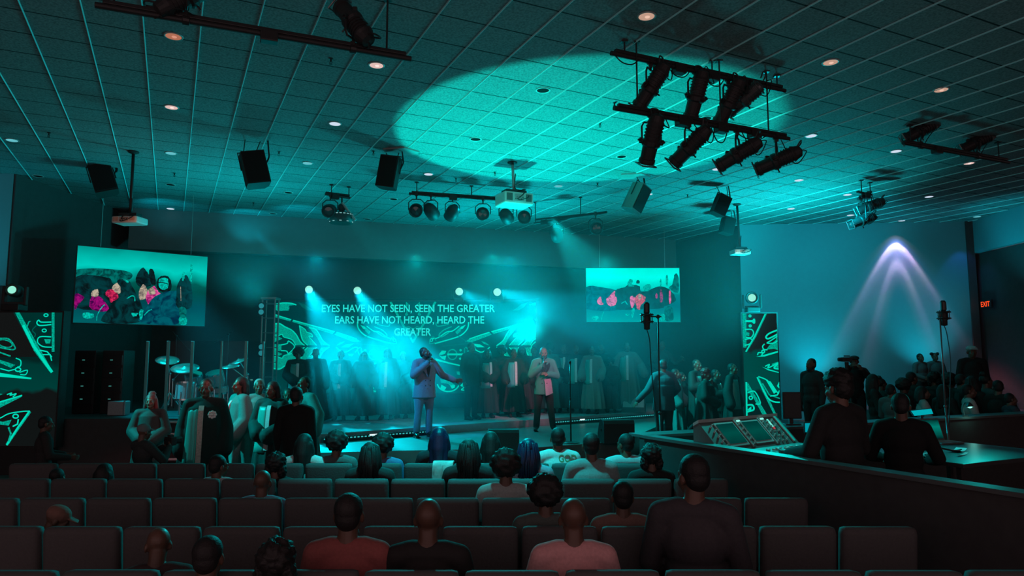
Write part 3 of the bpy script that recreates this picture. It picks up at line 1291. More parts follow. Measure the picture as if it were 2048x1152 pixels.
# lone pair near the teal wall
D0 = at(1742, 384, 15.3)
D1 = at(1716, 398, 15.0)
rail(D1, D0, 'short black lighting arm on the ceiling before the teal wall', None, (.3, .95), (.6,), None)
spotlight(on(D1, D0, 1738), (-.75, .1, -.30), 'black spotlight of the lone pair by the teal wall, upper one', drop=.30)
spotlight(on(D1, D0, 1722), (-.9, -.15, -.32), 'black spotlight of the lone pair by the teal wall, lower one', drop=.52)


# ------------------------------------------------------------------ par cans and moving heads
def parcan(P, aim, lab, group='par cans on the row before the stage', r=.15, glint=False):
    t = thing('par_can', lab, 'stage light', P, 0, group)
    d = V(aim).normalized()
    C = V((0, 0, -.36))
    a = d.cross(V((0, 0, 1))).normalized()
    b = MB()
    b.box((0, 0, 0), (.06, .07, .09), .006)
    b.cone((0, 0, 0), (0, 0, -.12), .016, .016, 8)
    b.build('clamp', BLACKM, t)
    b = MB()
    top = V((0, 0, -.12))
    b.tube([C + a * (r + .02), C + a * (r + .02) + (top - C) * .7, C + a * r * .6 + (top - C), C - a * r * .6 + (top - C), C - a * (r + .02) + (top - C) * .7, C - a * (r + .02)], .012, 6)
    b.build('yoke', BLACKM, t)
    b = MB()
    b.smooth = True
    b.lathe([(.02, -.20), (r * .55, -.19), (r * .9, -.10), (r, .0), (r, .17), (r * .9, .175), (r * .88, .13)], C, d, 20)
    b.build('can', BLACK, t)
    MB().lathe([(.001, .12), (r * .88, .12), (r * .6, .145), (.001, .155)], C, d, 16).build('lens', mat('lens_glass', (.05, .06, .06), .06), t)
    if glint:
        MB().box(C + V((0, -r * .98, .07)), (.07, .02, .03), .006).build('glow_slip', emis('can_glint', (.8, .45, .35), .8), t)  # small glowing slip standing for a glint on the can
    return t


E0, E1 = at(818, 387, 15.2), at(1062, 404, 16.0)
rail(E0, E1, 'thin black bar carrying a row of par cans before the stage header', None, (.06, .5, .94), (.35,), None)
for px, aim, g, lab in ((833, (.05, -1, -.35), True, 'square-looking black par can, leftmost of the row on the bar'),
                        (862, (.4, 1, -.5), False, 'round black par can, second from the left on the bar'),
                        (905, (-.5, 1, -.6), False, 'black par can beneath the outlet box, third on the bar'),
                        (966, (.0, -1, -.15), False, 'round black par can with ringed lens facing the seats'),
                        (1012, (.3, 1, -.3), False, 'black par can half hidden below the white projector'),
                        (1048, (.05, -1, -.35), True, 'square-looking black par can at the right end of the bar')):
    parcan(on(E0, E1, px), aim, lab, glint=g)
F0, F1 = at(1068, 447, 17.3), at(1214, 424, 16.4)
rail(F0, F1, 'far thin black bar rising to the right before the header', None, (.02, .65), (.15, .32), None)
parcan(on(F0, F1, 1113), (.2, 1, -.4), 'dim black par can on the far angled bar, left one', 'par cans on the far angled bar')
parcan(on(F0, F1, 1191), (.05, -1, -.2), 'dim black par can on the far angled bar, right one', 'par cans on the far angled bar')
G0, G1 = at(650, 388, 15.4), at(700, 396, 15.7)
rail(G0, G1, 'short black bar holding a small lamp cluster left of centre', None, (.25, .95), (.4,), None)
parcan(on(G0, G1, 661), (.0, -1, -.3), 'black par can in the small cluster above the left of the stage', 'lamp cluster')
t = thing('ring_lamp', 'dark round multi-lamp drum with two rows of small glints under the cluster', 'stage light', at(684, 398, 15.6), 0, 'lamp cluster')
b = MB()
b.cone((0, 0, .02), (0, 0, -.32), .02, .02, 8)
b.ell((0, 0, -.2), (.09, .09, .1))
b.build('stem', BLACKM, t)
b = MB()
b.smooth = True
b.lathe([(.18, -.34), (.26, -.34), (.26, -.56), (.18, -.56)], n=24)
b.build('drum', BLACK, t)
for i in range(10):
    for z in (-.37, -.54):
        a = PI + PI * (i + .5) / 10
        if z == -.37 or i % 2:
            MB().box((.262 * math.cos(a), .262 * math.sin(a), z), (.05, .01, .016), .003, Matrix.Rotation(a + PI / 2, 3, 'Z')).build('lamp_glint', emis('glint', (.25, .6, .6), .8), t)
MB().cone((.02, -.05, -.1), (.33, -.05, -.5), .03, .03, 10).build('tube_arm', mat('pale_tube', (.4, .45, .45), .4, 0, .1), t)


def moving_head(P, aim, lab, glow, strength, group=None, r=.13, base=True, sc=1.0):
    t = thing('moving_head_light', lab, 'stage light', P, 0, group)
    t.scale = (sc, sc, sc)
    d = V(aim).normalized()
    C = V((0, 0, .36))
    a = d.cross(V((0, 0, 1))).normalized()
    MB().box((0, 0, .06), (.32, .26, .12), .02).build('base', BLACK, t)
    b = MB()
    for k in (-1, 1):
        b.box(C + a * k * (r + .06) + V((0, 0, -.09)), (.05, .10, .34), .015, Matrix.Rotation(math.atan2(a.y, a.x), 3, 'Z'))
    b.box((0, 0, .135), (.34, .10, .05), .01, Matrix.Rotation(math.atan2(a.y, a.x), 3, 'Z'))
    b.build('yoke', BLACK, t)
    b = MB()
    b.smooth = True
    b.lathe([(.03, -.2), (r * .8, -.19), (r * 1.02, -.08), (r * 1.05, .05), (r * .98, .17), (r * .88, .18), (r * .86, .15)], C, d, 20)
    b.build('head', BLACK, t)
    b = MB()
    k = .86 if strength > 2 else .62
    b.lathe([(.001, .150), (r * k, .150), (r * k * .7, .166), (.001, .172)], C, d, 20)
    if strength < 2:
        MB().lathe([(r * .5, .140), (r * .87, .140), (r * .87, .148), (r * .5, .148)], C, d, 20).build('reflector', mat('dark_reflector', (.06, .07, .07), .3, .5), t)
    b.build('lens', emis('beam_lens_' + lab[:12], glow, strength), t)
    return t


# ------------------------------------------------------------------ loudspeakers
def speaker(px, py, d, roll, lab, w=.40, hh=.60, dp=.36, yaw=.3, grey=False, plate=None, cab=((-.12, .1), (.1, .1)), pitch=.0):
    P = at(px, py, d)
    t = thing('hanging_loudspeaker', lab, 'loudspeaker', P, 0, 'loudspeakers hung from the ceiling')
    R = (Matrix.Rotation(roll, 4, 'Y') @ Matrix.Rotation(pitch, 4, 'X') @ Matrix.Rotation(yaw, 4, 'Z'))
    m = mat('hazed_cabinet', (.14, .14, .14), .6) if grey else mat('black_cabinet', (.02, .018, .018), .7, 0, .2)  # the grey stands for haze in front of the cabinet
    b = MB()
    b.x = R
    k = .72
    base = [V((-w / 2, -dp / 2, 0)), V((w / 2, -dp / 2, 0)), V((w / 2, dp * .2, 0)), V((w / 2 * k, dp / 2, 0)), V((-w / 2 * k, dp / 2, 0)), V((-w / 2, dp * .2, 0))]
    b.prism([p + V((0, 0, -hh / 2)) for p in base], V((0, 0, hh)))
    b.build('cabinet', m, t)
    b = MB()
    b.x = R
    b.box((0, -dp / 2 - .008, 0), (w * .9, .016, hh * .92), .006)
    b.build('grille', mat('speaker_grille', (.012, .012, .012), .8, .2, .4, 300), t)
    b = MB()
    b.x = R
    b.tube([(-w / 2 - .02, 0, 0), (-w / 2 - .02, 0, hh * .56), (w / 2 + .02, 0, hh * .56), (w / 2 + .02, 0, 0)], .014, 6)
    b.build('yoke_bracket', BLACKM, t)
    top = CEIL - P.z
    for cx, cy in cab:
        q = R @ V((cx, 0, hh * .56))
        MB().cone(q, (q.x * .9 + cx * .3, q.y + cy, top), .009, .009, 6).build('hanging_cable', BLACKM, t)
    q = R @ V((w / 2 + .02, 0, .1))
    b = MB()
    b.tube(bez([q, q + V((.05, 0, .12)), V((q.x + .04, q.y, top * .7)), V((q.x + .02, q.y, top))], 6), .014, 6)
    b.build('signal_cable', RUBBER, t)
    if plate:
        b = MB()
        c = at_z(plate[0], plate[1], CEIL) - P
        b.prism([c + V((-.30, -.12, -.03)), c + V((.12, -.22, -.03)), c + V((.36, .06, -.03)), c + V((.2, .26, -.03)), c + V((-.25, .24, -.03))], V((0, 0, .03)))
        b.build('ceiling_plate', mat('plate_paint', (.3, .3, .3), .6), t)
    return t


speaker(207, 361, 14.0, -.36, 'black loudspeaker hung from the ceiling, farthest left, beside the projector pole', w=.42, yaw=.45)
speaker(509, 340, 12.2, -.26, 'black loudspeaker hung from the ceiling, second from the left', w=.40, yaw=.5)
speaker(779, 346, 12.9, .16, 'black loudspeaker hung under a ceiling plate at the left of the bright pool', w=.36, yaw=-.15, plate=(800, 300), dp=.3)
speaker(1272, 396, 14.7, .44, 'hazy grey loudspeaker tilted under a ceiling plate right of the projector', w=.32, yaw=.7, grey=True, plate=(1268, 350), dp=.36)
speaker(1440, 411, 15.6, .42, 'dark loudspeaker tilted over the right of the stage, nearer of the two', w=.30, hh=.46, yaw=.2, dp=.3)
speaker(1453, 452, 18.2, .26, 'dark loudspeaker just below the nearer one over the right of the stage', w=.32, hh=.44, yaw=.2, dp=.3)


# ------------------------------------------------------------------ projectors
def projector(px, py, d, w, h, dp, yaw, lab, body, polepx, back=None):
    P = at(px, py, d)
    t = thing('ceiling_projector', lab, 'projector', P, 0, 'projectors on ceiling poles')
    R = Matrix.Rotation(yaw, 4, 'Z')
    b = MB()
    b.x = R
    b.box((0, 0, 0), (w, dp, h), .03)
    b.build('body', body, t)
    for s in (-1, 1):
        b = MB()
        b.x = R
        b.box((s * w * .33, -dp / 2 - .004, .01), (w * .20, .014, h * .62), .005)
        b.build('vent', back or mat('projector_vent', (.12, .13, .13), .6), t)
    b = MB()
    b.x = R
    b.box((0, -dp / 2 - .004, .0), (w * .34, .012, h * .6), .004)
    b.build('connector_panel', back or mat('projector_panel', (.45, .46, .46), .5), t)
    b = MB()
    b.x = R
    for i in range(6):
        b.box((-w * .13 + i * w * .05, -dp / 2 - .012, -.02 + .03 * (i % 2)), (.02, .012, .014), .002)
    b.build('socket_row', BLACKM, t)
    b = MB()
    b.x = R
    b.lathe([(.05, 0), (.06, .02), (.06, .07), (.045, .08)], (w * .2, dp / 2, 0), (0, 1, 0), 14)
    b.build('lens_barrel', BLACKM, t)
    b = MB()
    b.x = R
    b.box((0, 0, h / 2 + .05), (w * .72, dp * .5, .05), .01)
    b.box((0, 0, h / 2 + .025), (w * .3, dp * .3, .06), .01)
    b.build('mount_bracket', BLACKM, t)
    top = CEIL - P.z
    pole = MB()
    pole.smooth = True
    c = at_z(*polepx, CEIL) - P
    pole.cone((0, 0, h / 2 + .05), (c.x, c.y, top), .028, .028, 12)
    pole.build('pole', mat('pole_light', (.4, .4, .4), .5) if back is None else BLACK, t)
    MB().lathe([(.10, 0), (.10, -.02), (.035, -.05)], (c.x, c.y, top), n=16).build('ceiling_flange', BLACKM, t)
    b = MB()
    b.tube(bez([R @ V((-.02, -dp / 2 - .02, 0)), R @ V((.03, -dp / 2 - .08, .04)), R @ V((.10, -dp / 2 - .04, h * .6)), V((.02, -.03, h)), V((.03, -.02, h + .3))], 6), .011, 5)
    b.tube(bez([R @ V((-.06, -dp / 2 - .02, -.02)), R @ V((.0, -dp / 2 - .06, -.05)), R @ V((.16, -dp / 2 - .05, .01)), R @ V((.2, -dp / 2 - .02, .06))], 6), .009, 5)
    b.build('cable_bundle', RUBBER, t)
    return t


projector(1028, 401, 13.7, .62, .24, .50, .42, 'large white projector on a pale pole under the middle of the ceiling', WHITEP, (1025, 325))
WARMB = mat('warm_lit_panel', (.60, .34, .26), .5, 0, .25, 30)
projector(260, 442, 13.0, .50, .13, .36, -.10, 'white projector with exposed back on a long black pole at left', WHITEP, (267, 303), WARMB)
projector(1480, 505, 17.3, .42, .12, .34, .12, 'small white projector on a long black pole at the stage\'s right corner', WHITEP, (1474, 408), WARMB)
lamp('projector_warm_lamp_left', 'POINT', at(262, 452, 12.5), 1.4, (1, .45, .3), rad=.05)  # warm lamps floating before the projector backs, not part of them
lamp('projector_warm_lamp_right', 'POINT', at(1484, 510, 16.9), 1.2, (1, .6, .5), rad=.05)


# ------------------------------------------------------------------ pictures on screens
def clip(poly, x0, x1, y0, y1):
    def cut(pts, f, g):
        out = []
        for i, p in enumerate(pts):
            q = pts[(i + 1) % len(pts)]
            a, c = f(p), f(q)
            if a >= 0:
                out.append(p)
            if (a >= 0) != (c >= 0):
                t = a / (a - c)
                out.append((p[0] + (q[0] - p[0]) * t, p[1] + (q[1] - p[1]) * t))
        return out
    for f in (lambda p: p[0] - x0, lambda p: x1 - p[0], lambda p: p[1] - y0, lambda p: y1 - p[1]):
        poly = cut(poly, f, None)
        if len(poly) < 3:
            return []
    return poly


class Pic:                              # luminous shapes shown by a screen, drawn on its own surface
    def __init__(s, p0, ux, uy, w, h):
        s.p0, s.ux, s.uy, s.w, s.h = V(p0), V(ux).normalized(), V(uy).normalized(), w, h
        s.n = s.ux.cross(s.uy).normalized()
        if s.n.y > 0:
            s.n = -s.n
        s.b = MB()
        s.mats = []
        s.lay = 0

    def px(s, p):
        q = at_plane(p[0], p[1], s.p0, s.n) - s.p0
        return (q.dot(s.ux), q.dot(s.uy))

    def use(s, m):
        if m not in s.mats:
            s.mats.append(m)
        s.b.mi = s.mats.index(m)
        s.lay += 1

    def blob(s, pts, m):                 # a soft-edged closed shape
        n = len(pts)
        out = []
        for i in range(n):
            p0, p1, p2, p3 = pts[i - 1], pts[i], pts[(i + 1) % n], pts[(i + 2) % n]
            for k in range(5):
                t = k / 5
                out.append(tuple(.5 * (2 * p1[j] + (p2[j] - p0[j]) * t + (2 * p0[j] - 5 * p1[j] + 4 * p2[j] - p3[j]) * t * t + (3 * p1[j] - p0[j] - 3 * p2[j] + p3[j]) * t ** 3) for j in (0, 1)))
        out = [(x + 1.3 * noise.noise(V((x * .35, y * .35, 1))), y + 1.3 * noise.noise(V((x * .35, y * .35, 9)))) for x, y in out]
        s.poly(out, m)

    def poly(s, pts, m, new=True, raw=False):
        if new:
            s.use(m)
        q = pts if raw else [s.px(p) for p in pts]
        q = clip(q, 0, s.w, 0, s.h)
        if len(q) < 3:
            return
        z = .0015 + .00012 * s.lay
        P = [s.p0 + s.ux * x + s.uy * y + s.n * z for x, y in q]
        try:
            tri = tessellate_polygon([P])
        except Exception:
            return
        s.b.add(P, [tuple(t) for t in tri if len(set(t)) == 3])

    def stroke(s, pts, m, wd, raw=False):
        s.use(m)
        q = pts if raw else [s.px(p) for p in pts]
        if 4 <= len(q) < 10:
            q = [(p.x, p.y) for p in bez([V((x, y, 0)) for x, y in q], 4)]
        for i in range(len(q) - 1):
            a, c = V((q[i][0], q[i][1], 0)), V((q[i + 1][0], q[i + 1][1], 0))
            d = c - a
            if d.length < 1e-5:
                continue
            d.normalize()
            n = V((-d.y, d.x, 0)) * wd / 2
            a, c = a - d * wd * .3, c + d * wd * .3
            s.poly([(p.x, p.y) for p in (a + n, a - n, c - n, c + n)], m, False, True)

    def build(s, name, parent):
        o = s.b.build(name, s.mats)
        o.parent = parent
        if parent:
            o.matrix_parent_inverse = Matrix.Translation(-parent.location)
        return o


def gradient_screen(name, stops, strength=1.0, axis=2):
    m = bpy.data.materials.new(name)
    m.use_nodes = True
    nt = m.node_tree
    nt.nodes.clear()
    o = nt.nodes.new('ShaderNodeOutputMaterial')
    e = nt.nodes.new('ShaderNodeEmission')
    tc = nt.nodes.new('ShaderNodeTexCoord')
    sp = nt.nodes.new('ShaderNodeSeparateXYZ')
    r = nt.nodes.new('ShaderNodeValToRGB')
    nz = nt.nodes.new('ShaderNodeTexNoise')
    nz.inputs['Scale'].default_value = 3
    ad = nt.nodes.new('ShaderNodeMath')
    ad.operation = 'MULTIPLY_ADD'
    ad.inputs[1].default_value = .22
    nt.links.new(tc.outputs['Generated'], sp.inputs[0])
    nt.links.new(tc.outputs['Generated'], nz.inputs['Vector'])
    nt.links.new(nz.outputs['Fac'], ad.inputs[0])
    sb = nt.nodes.new('ShaderNodeMath')
    sb.operation = 'SUBTRACT'
    sb.inputs[1].default_value = .11
    nt.links.new(sp.outputs[axis], sb.inputs[0])
    nt.links.new(sb.outputs[0], ad.inputs[2])
    nt.links.new(ad.outputs[0], r.inputs[0])
    while len(r.color_ramp.elements) > 1:
        r.color_ramp.elements.remove(r.color_ramp.elements[-1])
    r.color_ramp.elements[0].position = stops[0][0]
    r.color_ramp.elements[0].color = tuple(stops[0][1]) + (1,)
    for p, c in stops[1:]:
        x = r.color_ramp.elements.new(p)
        x.color = tuple(c) + (1,)
    nt.links.new(r.outputs[0], e.inputs[0])
    e.inputs[1].default_value = strength
    nt.links.new(e.outputs[0], o.inputs[0])
    m.cycles.emission_sampling = 'FRONT'
    return m


def panel(parent, p0, ux, uy, w, h, th, m_face, m_back, name='screen', frame=.04):
    p0, ux, uy = V(p0), V(ux).normalized(), V(uy).normalized()
    n = ux.cross(uy).normalized()
    if n.y > 0:
        n = -n
    L = parent.location
    b = MB()
    f = frame
    q = [p0 - ux * f - uy * f, p0 + ux * (w + f) - uy * f, p0 + ux * (w + f) + uy * (h + f), p0 - ux * f + uy * (h + f)]
    b.prism([p - L - n * .004 for p in q], -n * th)
    b.build('frame', m_back, parent)
    b = MB()
    q = [p0, p0 + ux * w, p0 + ux * w + uy * h, p0 + uy * h]
    b.prism([p - L for p in q], -n * .003)
    return b.build(name, m_face, parent)


def sr(r, g, b):
    return srgb(r, g, b)


# --- main LED wall
LD = 19.3
lp0 = at(545, 786, LD)
lw = at(1072, 786, LD).x - lp0.x
lh = at(545, 603, LD).z - lp0.z
led = thing('led_wall', 'wide LED wall of green ornaments and song words behind the choir', 'LED wall', (lp0.x, LD, lp0.z))
LEDBG = gradient_screen('led_background', [(0, sr(0, 62, 56)), (.35, sr(0, 46, 42)), (.7, sr(0, 36, 34)), (1, sr(0, 42, 40))], .8)
panel(led, lp0, (1, 0, 0), (0, 0, 1), lw, lh, .12, LEDBG, BLACK)
for x in (lw * .08, lw * .5, lw * .92):
    MB().box((x, .12, -(lp0.z - .63) / 2 - .02), (.10, .10, lp0.z - .63), .01).build('support_post', BLACK, led)
pic = Pic(lp0, (1, 0, 0), (0, 0, 1), lw, lh)
A1 = emis('art_bright', sr(0, 225, 190), .95)
A2 = emis_tex('art_mid', sr(0, 190, 160), sr(0, 138, 118), .9, 34, .3)
A3 = emis('art_dim', sr(0, 95, 84), .8)
A0 = emis('art_dark', sr(0, 34, 32), .8)


def z3(x, y):
    return (520 + x / 5.237, 580 + y / 5.237)


def mir(p):
    return (2 * 826 - p[0], p[1])


def both(fn, pts, m, *a):
    p = [z3(*q) for q in pts]
    fn(p, m, *a)
    fn([mir(q) for q in p], m, *a)


def sym(fn, pts, m, *a):                 # also reflected about the arrow's own axis
    both(fn, pts, m, *a)
    both(fn, [(x, 1180 - y) for x, y in pts], m, *a)


def oval(cx, cy, rx, ry, a0=0, a1=360, n=18, rot=0):
    out = []
    for i in range(n + 1):
        t = math.radians(a0 + (a1 - a0) * i / n)
        x, y = rx * math.cos(t), ry * math.sin(t)
        c, s_ = math.cos(rot), math.sin(rot)
        out.append((cx + x * c - y * s_, cy + x * s_ + y * c))
    return out


both(pic.poly, [(140, 150), (240, 135), (330, 140), (380, 155), (300, 165), (310, 185), (300, 215), (180, 220), (140, 180)], A2)
both(pic.stroke, [(140, 152), (240, 136), (330, 140), (378, 156)], A1, .03)
both(pic.poly, [(400, 130), (470, 150), (520, 190), (560, 215), (500, 215), (440, 180)], A3)
both(pic.poly, [(140, 250), (330, 310), (800, 440), (1010, 510), (1060, 545), (980, 545), (770, 465), (340, 335), (140, 280)], A2)
both(pic.stroke, [(140, 252), (330, 312), (800, 442), (1010, 512)], A1, .03)
both(pic.stroke, [(345, 300), (325, 332)], A0, .05)
both(pic.stroke, [(800, 430), (765, 470)], A0, .05)
sym(pic.poly, [(140, 362), (205, 356), (255, 388), (305, 415), (355, 450), (395, 510), (450, 578), (380, 578), (335, 520), (250, 492), (235, 462), (180, 478), (140, 470)], A2)
sym(pic.stroke, [(140, 358), (205, 352), (260, 385), (330, 420), (380, 470), (420, 540), (465, 580)], A1, .035)
sym(pic.stroke, [(140, 478), (180, 482), (232, 465), (250, 492), (335, 520), (375, 578)], A1, .025)
sym(pic.poly, [(140, 500), (200, 490), (235, 510), (190, 530), (140, 552)], A2)
sym(pic.poly, [(415, 375), (470, 410), (490, 440), (540, 460), (545, 490), (510, 480), (540, 520), (590, 578), (500, 578), (450, 530), (430, 470)], A2)
sym(pic.stroke, [(415, 375), (430, 470), (450, 530), (500, 578)], A1, .03)
sym(pic.stroke, [(415, 375), (470, 410), (490, 440), (540, 460), (548, 492), (512, 482), (545, 525), (592, 578)], A1, .025)
sym(pic.poly, [(515, 395), (580, 410), (620, 460), (660, 530), (720, 580), (640, 578), (600, 500)], A2)
sym(pic.stroke, [(515, 395), (580, 410), (620, 460), (660, 530), (725, 582)], A1, .03)
both(pic.stroke, [(365, 590), (640, 590)], A0, .045)
both(pic.poly, [(135, 568), (225, 568), (225, 638), (135, 638)], A2)
both(pic.stroke, [(225, 575), (285, 560), (300, 535), (350, 570), (362, 600), (330, 640), (295, 665), (280, 640), (225, 635)], A1, .03)
# second flower of the ornament
both(pic.poly, [(800, 582), (840, 550), (890, 535), (860, 565)], A2)
both(pic.poly, [(850, 600), (900, 570), (985, 560), (930, 600)], A1)
both(pic.stroke, [(800, 600), (840, 632), (900, 650), (990, 600), (1025, 610), (1000, 650)], A1, .03)
both(pic.poly, [(925, 668), (985, 668), (965, 695), (930, 690)], A2)
# tilted bud beside the diamond
both(pic.stroke, [(1020, 340), (1030, 400), (1080, 460), (1160, 500), (1370, 560)], A1, .035)
both(pic.poly, [(1050, 365), (1100, 385), (1120, 420), (1080, 405)], A1)
both(pic.poly, [(1110, 390), (1160, 440), (1140, 465), (1100, 430)], A2)
both(pic.stroke, [(1120, 380), (1190, 430), (1250, 440), (1340, 500), (1400, 510)], A1, .03)
both(pic.stroke, [(1200, 385), (1280, 420), (1330, 470), (1300, 490), (1220, 440)], A2, .03)
both(pic.stroke, [(1230, 360), (1340, 380), (1360, 350), (1330, 330)], A2, .025)
both(pic.stroke, [(1360, 530), (1395, 490), (1430, 560), (1350, 548)], A2, .02)
both(pic.stroke, oval(1410, 525, 14, 14), A1, .02)
both(pic.stroke, [(1130, 480), (1010, 560), (1300, 590)], A3, .02)
# diamond under the words
both(pic.stroke, [(1370, 130), (1430, 240), (1500, 370), (1602, 542)], A2, .06)
both(pic.stroke, [(1535, 130), (1540, 260)], A2, .03)
both(pic.stroke, oval(1535, 255, 12, 10), A2, .02)
both(pic.stroke, oval(1540, 150, 10, 10), A2, .02)
both(pic.stroke, [(1520, 395), (1560, 385), (1602, 410)], A2, .02)
both(pic.stroke, [(1545, 420), (1602, 440)], A2, .02)
# lower medallion right of the first singer, mirrored behind the haze
for g in (0, 1):
    f = (lambda p: p) if not g else mir
    w = lambda x, y: f((820 + x / 5.486, 680 + y / 5.486))
    pic.poly([w(*p) for p in ((315, 160), (350, 115), (400, 120), (385, 150), (345, 165))], A1)
    pic.poly([w(*p) for p in ((315, 165), (350, 180), (400, 170), (385, 220), (350, 205))], A1)
    pic.stroke([w(*p) for p in oval(465, 160, 50, 55)], A2, .03)
    pic.stroke([w(*p) for p in ((415, 158), (600, 158))], A1, .05)
    pic.stroke([w(*p) for p in ((600, 90), (600, 190), (640, 110), (610, 80))], A2, .03)
    pic.stroke([w(*p) for p in oval(555, 112, 8, 8)], A1, .02)
    pic.stroke([w(*p) for p in oval(550, 205, 8, 8)], A1, .02)
    pic.poly([w(*p) for p in ((280, 200), (430, 245), (570, 278), (570, 292), (430, 262), (280, 225))], A1)
    pic.poly([w(*p) for p in ((510, 345), (605, 350), (605, 385), (520, 380))], A2)
    pic.stroke([w(*p) for p in oval(420, 470, 120, 95, 20, 170)], A1, .035)
    pic.poly([w(*p) for p in ((330, 430), (420, 440), (500, 500), (470, 530), (420, 480), (340, 470))], A2)
    pic.poly([w(*p) for p in ((345, 490), (400, 520), (380, 550), (330, 540))], A1)
    pic.poly([w(*p) for p in ((440, 500), (490, 490), (495, 520), (460, 535))], A1)
    pic.stroke([w(*p) for p in ((570, 440), (590, 470), (560, 500), (600, 510), (565, 545), (605, 550))], A1, .03)
    pic.poly([w(*p) for p in ((440, 580), (480, 560), (620, 700), (580, 710))], A3)
    pic.poly([w(*p) for p in ((320, 620), (335, 600), (410, 760), (385, 760))], A3)
pic.build('picture', led)


def words(txt, cx, base, cap, width, parent, m, plane, nm='lettering'):
    cu = bpy.data.curves.new('txt', 'FONT')
    cu.body = txt
    cu.align_x = 'CENTER'
    cu.size = 1
    cu.offset = .016
    cu.resolution_u = 3
    ob = bpy.data.objects.new('tmp', cu)
    COL.objects.link(ob)
    me = bpy.data.meshes.new_from_object(ob.evaluated_get(bpy.context.evaluated_depsgraph_get()))
    bpy.data.objects.remove(ob)
    xs = [v.co.x for v in me.vertices]
    ys = [v.co.y for v in me.vertices]
    cy = .7
    kx = width / (max(xs) - min(xs))
    kz = cap / cy
    xm = (max(xs) + min(xs)) / 2
    for v in me.vertices:
        v.co = V(((v.co.x - xm) * kx, 0, v.co.y * kz))
    me.name = nm
    me.materials.clear()
    me.materials.append(m)
    o = link(nm, me, parent)
    return o


TXT = emis('lyric_glow', sr(40, 235, 220), 1.0)
for txt, cx, py, w_ in (('EYES HAVE NOT SEEN, SEEN THE GREATER', 817, 624, 345), ('EARS HAVE NOT HEARD, HEARD THE', 819.5, 647, 297), ('GREATER', 825.5, 671, 73)):
    q = at(cx, py, LD)
    k = LD / 1395.0
    o = words(txt, cx, py, 14.5 * k, w_ * k, led, TXT, None)
    o.location = q - led.location + V((0, -.03, 0))

# --- the two picture screens
SK = emis_tex('video_pink', sr(235, 90, 165), sr(150, 20, 100), .9, 9)
SM = emis_tex('video_magenta', sr(165, 15, 120), sr(70, 5, 75), .9, 9)
SR_ = emis_tex('video_red', sr(225, 45, 95), sr(130, 15, 60), .9, 12)
SP = emis_tex('video_pale', sr(205, 190, 165), sr(120, 110, 105), .85, 10)
SC1 = emis_tex('video_cyan', sr(0, 210, 190), sr(0, 140, 128), .9, 12)
SC2 = emis_tex('video_teal', sr(0, 120, 112), sr(0, 60, 60), .9, 6)
SD = emis_tex('video_dark', sr(4, 62, 66), sr(6, 26, 30), .9, 4)
SD2 = emis_tex('video_black', sr(8, 40, 42), sr(8, 16, 20), .9, 6)
SB = emis_tex('video_blue', sr(0, 96, 110), sr(0, 46, 72), .9, 4)


def flat_screen(corners, d0, d1, lab, name_bg, stops, strength=1.0):
    (a, b_, c, e) = corners            # lower left, lower right, upper right, upper left
    p0, p1 = at(a[0], a[1], d0), at(b_[0], b_[1], d1)
    p3 = at(e[0], e[1], d0)
    p1 = V((p1.x, p1.y, p0.z))
    w = (p1 - p0).length
    h = p3.z - p0.z
    t = thing('video_screen', lab, 'screen', p0)
    panel(t, p0, p1 - p0, (0, 0, 1), w, h, .06, gradient_screen(name_bg, stops, strength), BLACK, frame=.02)
    for f in (.15, .85):
        q = (p1 - p0) * f
        MB().cone((q.x, q.y + .05, h), (q.x, q.y + .05, CEIL - p0.z), .008, .008, 6).build('hanging_cable', STEEL, t)
    return t, Pic(p0, p1 - p0, (0, 0, 1), w, h)


t, pc = flat_screen(((146, 645), (409, 652), (414, 515), (156, 491)), 15.0, 16.7, 'left video screen of pink-clothed singers on a teal picture, hung over the drums', 'left_video', [(0, sr(0, 95, 100)), (.25, sr(0, 70, 80)), (.45, sr(0, 70, 62)), (.56, sr(0, 88, 80)), (.75, sr(0, 205, 190)), (1, sr(0, 150, 140))])


def zl(*p):
    return [(140 + x / 6.4, 480 + y / 6.4) for x, y in p]


pc.blob(zl((90, 380), (500, 370), (780, 420), (700, 520), (90, 520)), SC2)
pc.blob(zl((80, 470), (480, 480), (560, 560), (800, 600), (800, 860), (60, 860)), SD)
pc.blob(zl((60, 690), (180, 730), (120, 810), (60, 890)), SM)
pc.blob(zl((180, 560), (240, 560), (250, 620), (190, 620)), SD2)
pc.blob(zl((280, 720), (400, 735), (500, 880), (440, 915), (330, 905), (250, 850)), SM)
pc.blob(zl((290, 650), (350, 630), (365, 700), (330, 730), (270, 710)), SP)
pc.blob(zl((470, 650), (540, 630), (600, 680), (615, 740), (560, 780), (520, 800), (500, 740), (455, 700)), SR_)
pc.blob(zl((540, 600), (620, 540), (650, 640), (630, 690), (560, 650)), SP)
pc.blob(zl((600, 530), (680, 500), (760, 530), (790, 600), (780, 720), (900, 780), (900, 1050), (420, 1050), (480, 900), (620, 740), (660, 640)), SD)
pc.blob(zl((680, 500), (740, 520), (750, 545), (720, 540)), SC1)
pc.blob(zl((870, 420), (930, 350), (980, 400), (1030, 480), (1040, 580), (960, 600), (890, 600), (840, 520)), SD)
pc.blob(zl((1010, 390), (1060, 375), (1080, 430), (1100, 560), (1040, 560)), SD2)
pc.blob(zl((890, 640), (940, 570), (990, 640), (985, 730), (890, 765)), SP)
pc.blob(zl((1030, 620), (1080, 590), (1130, 660), (1160, 690), (1120, 740), (1080, 800), (1060, 870), (1020, 860), (970, 750), (990, 660)), SK)
pc.blob(zl((1000, 640), (1060, 610), (1090, 680), (1030, 700)), SP)
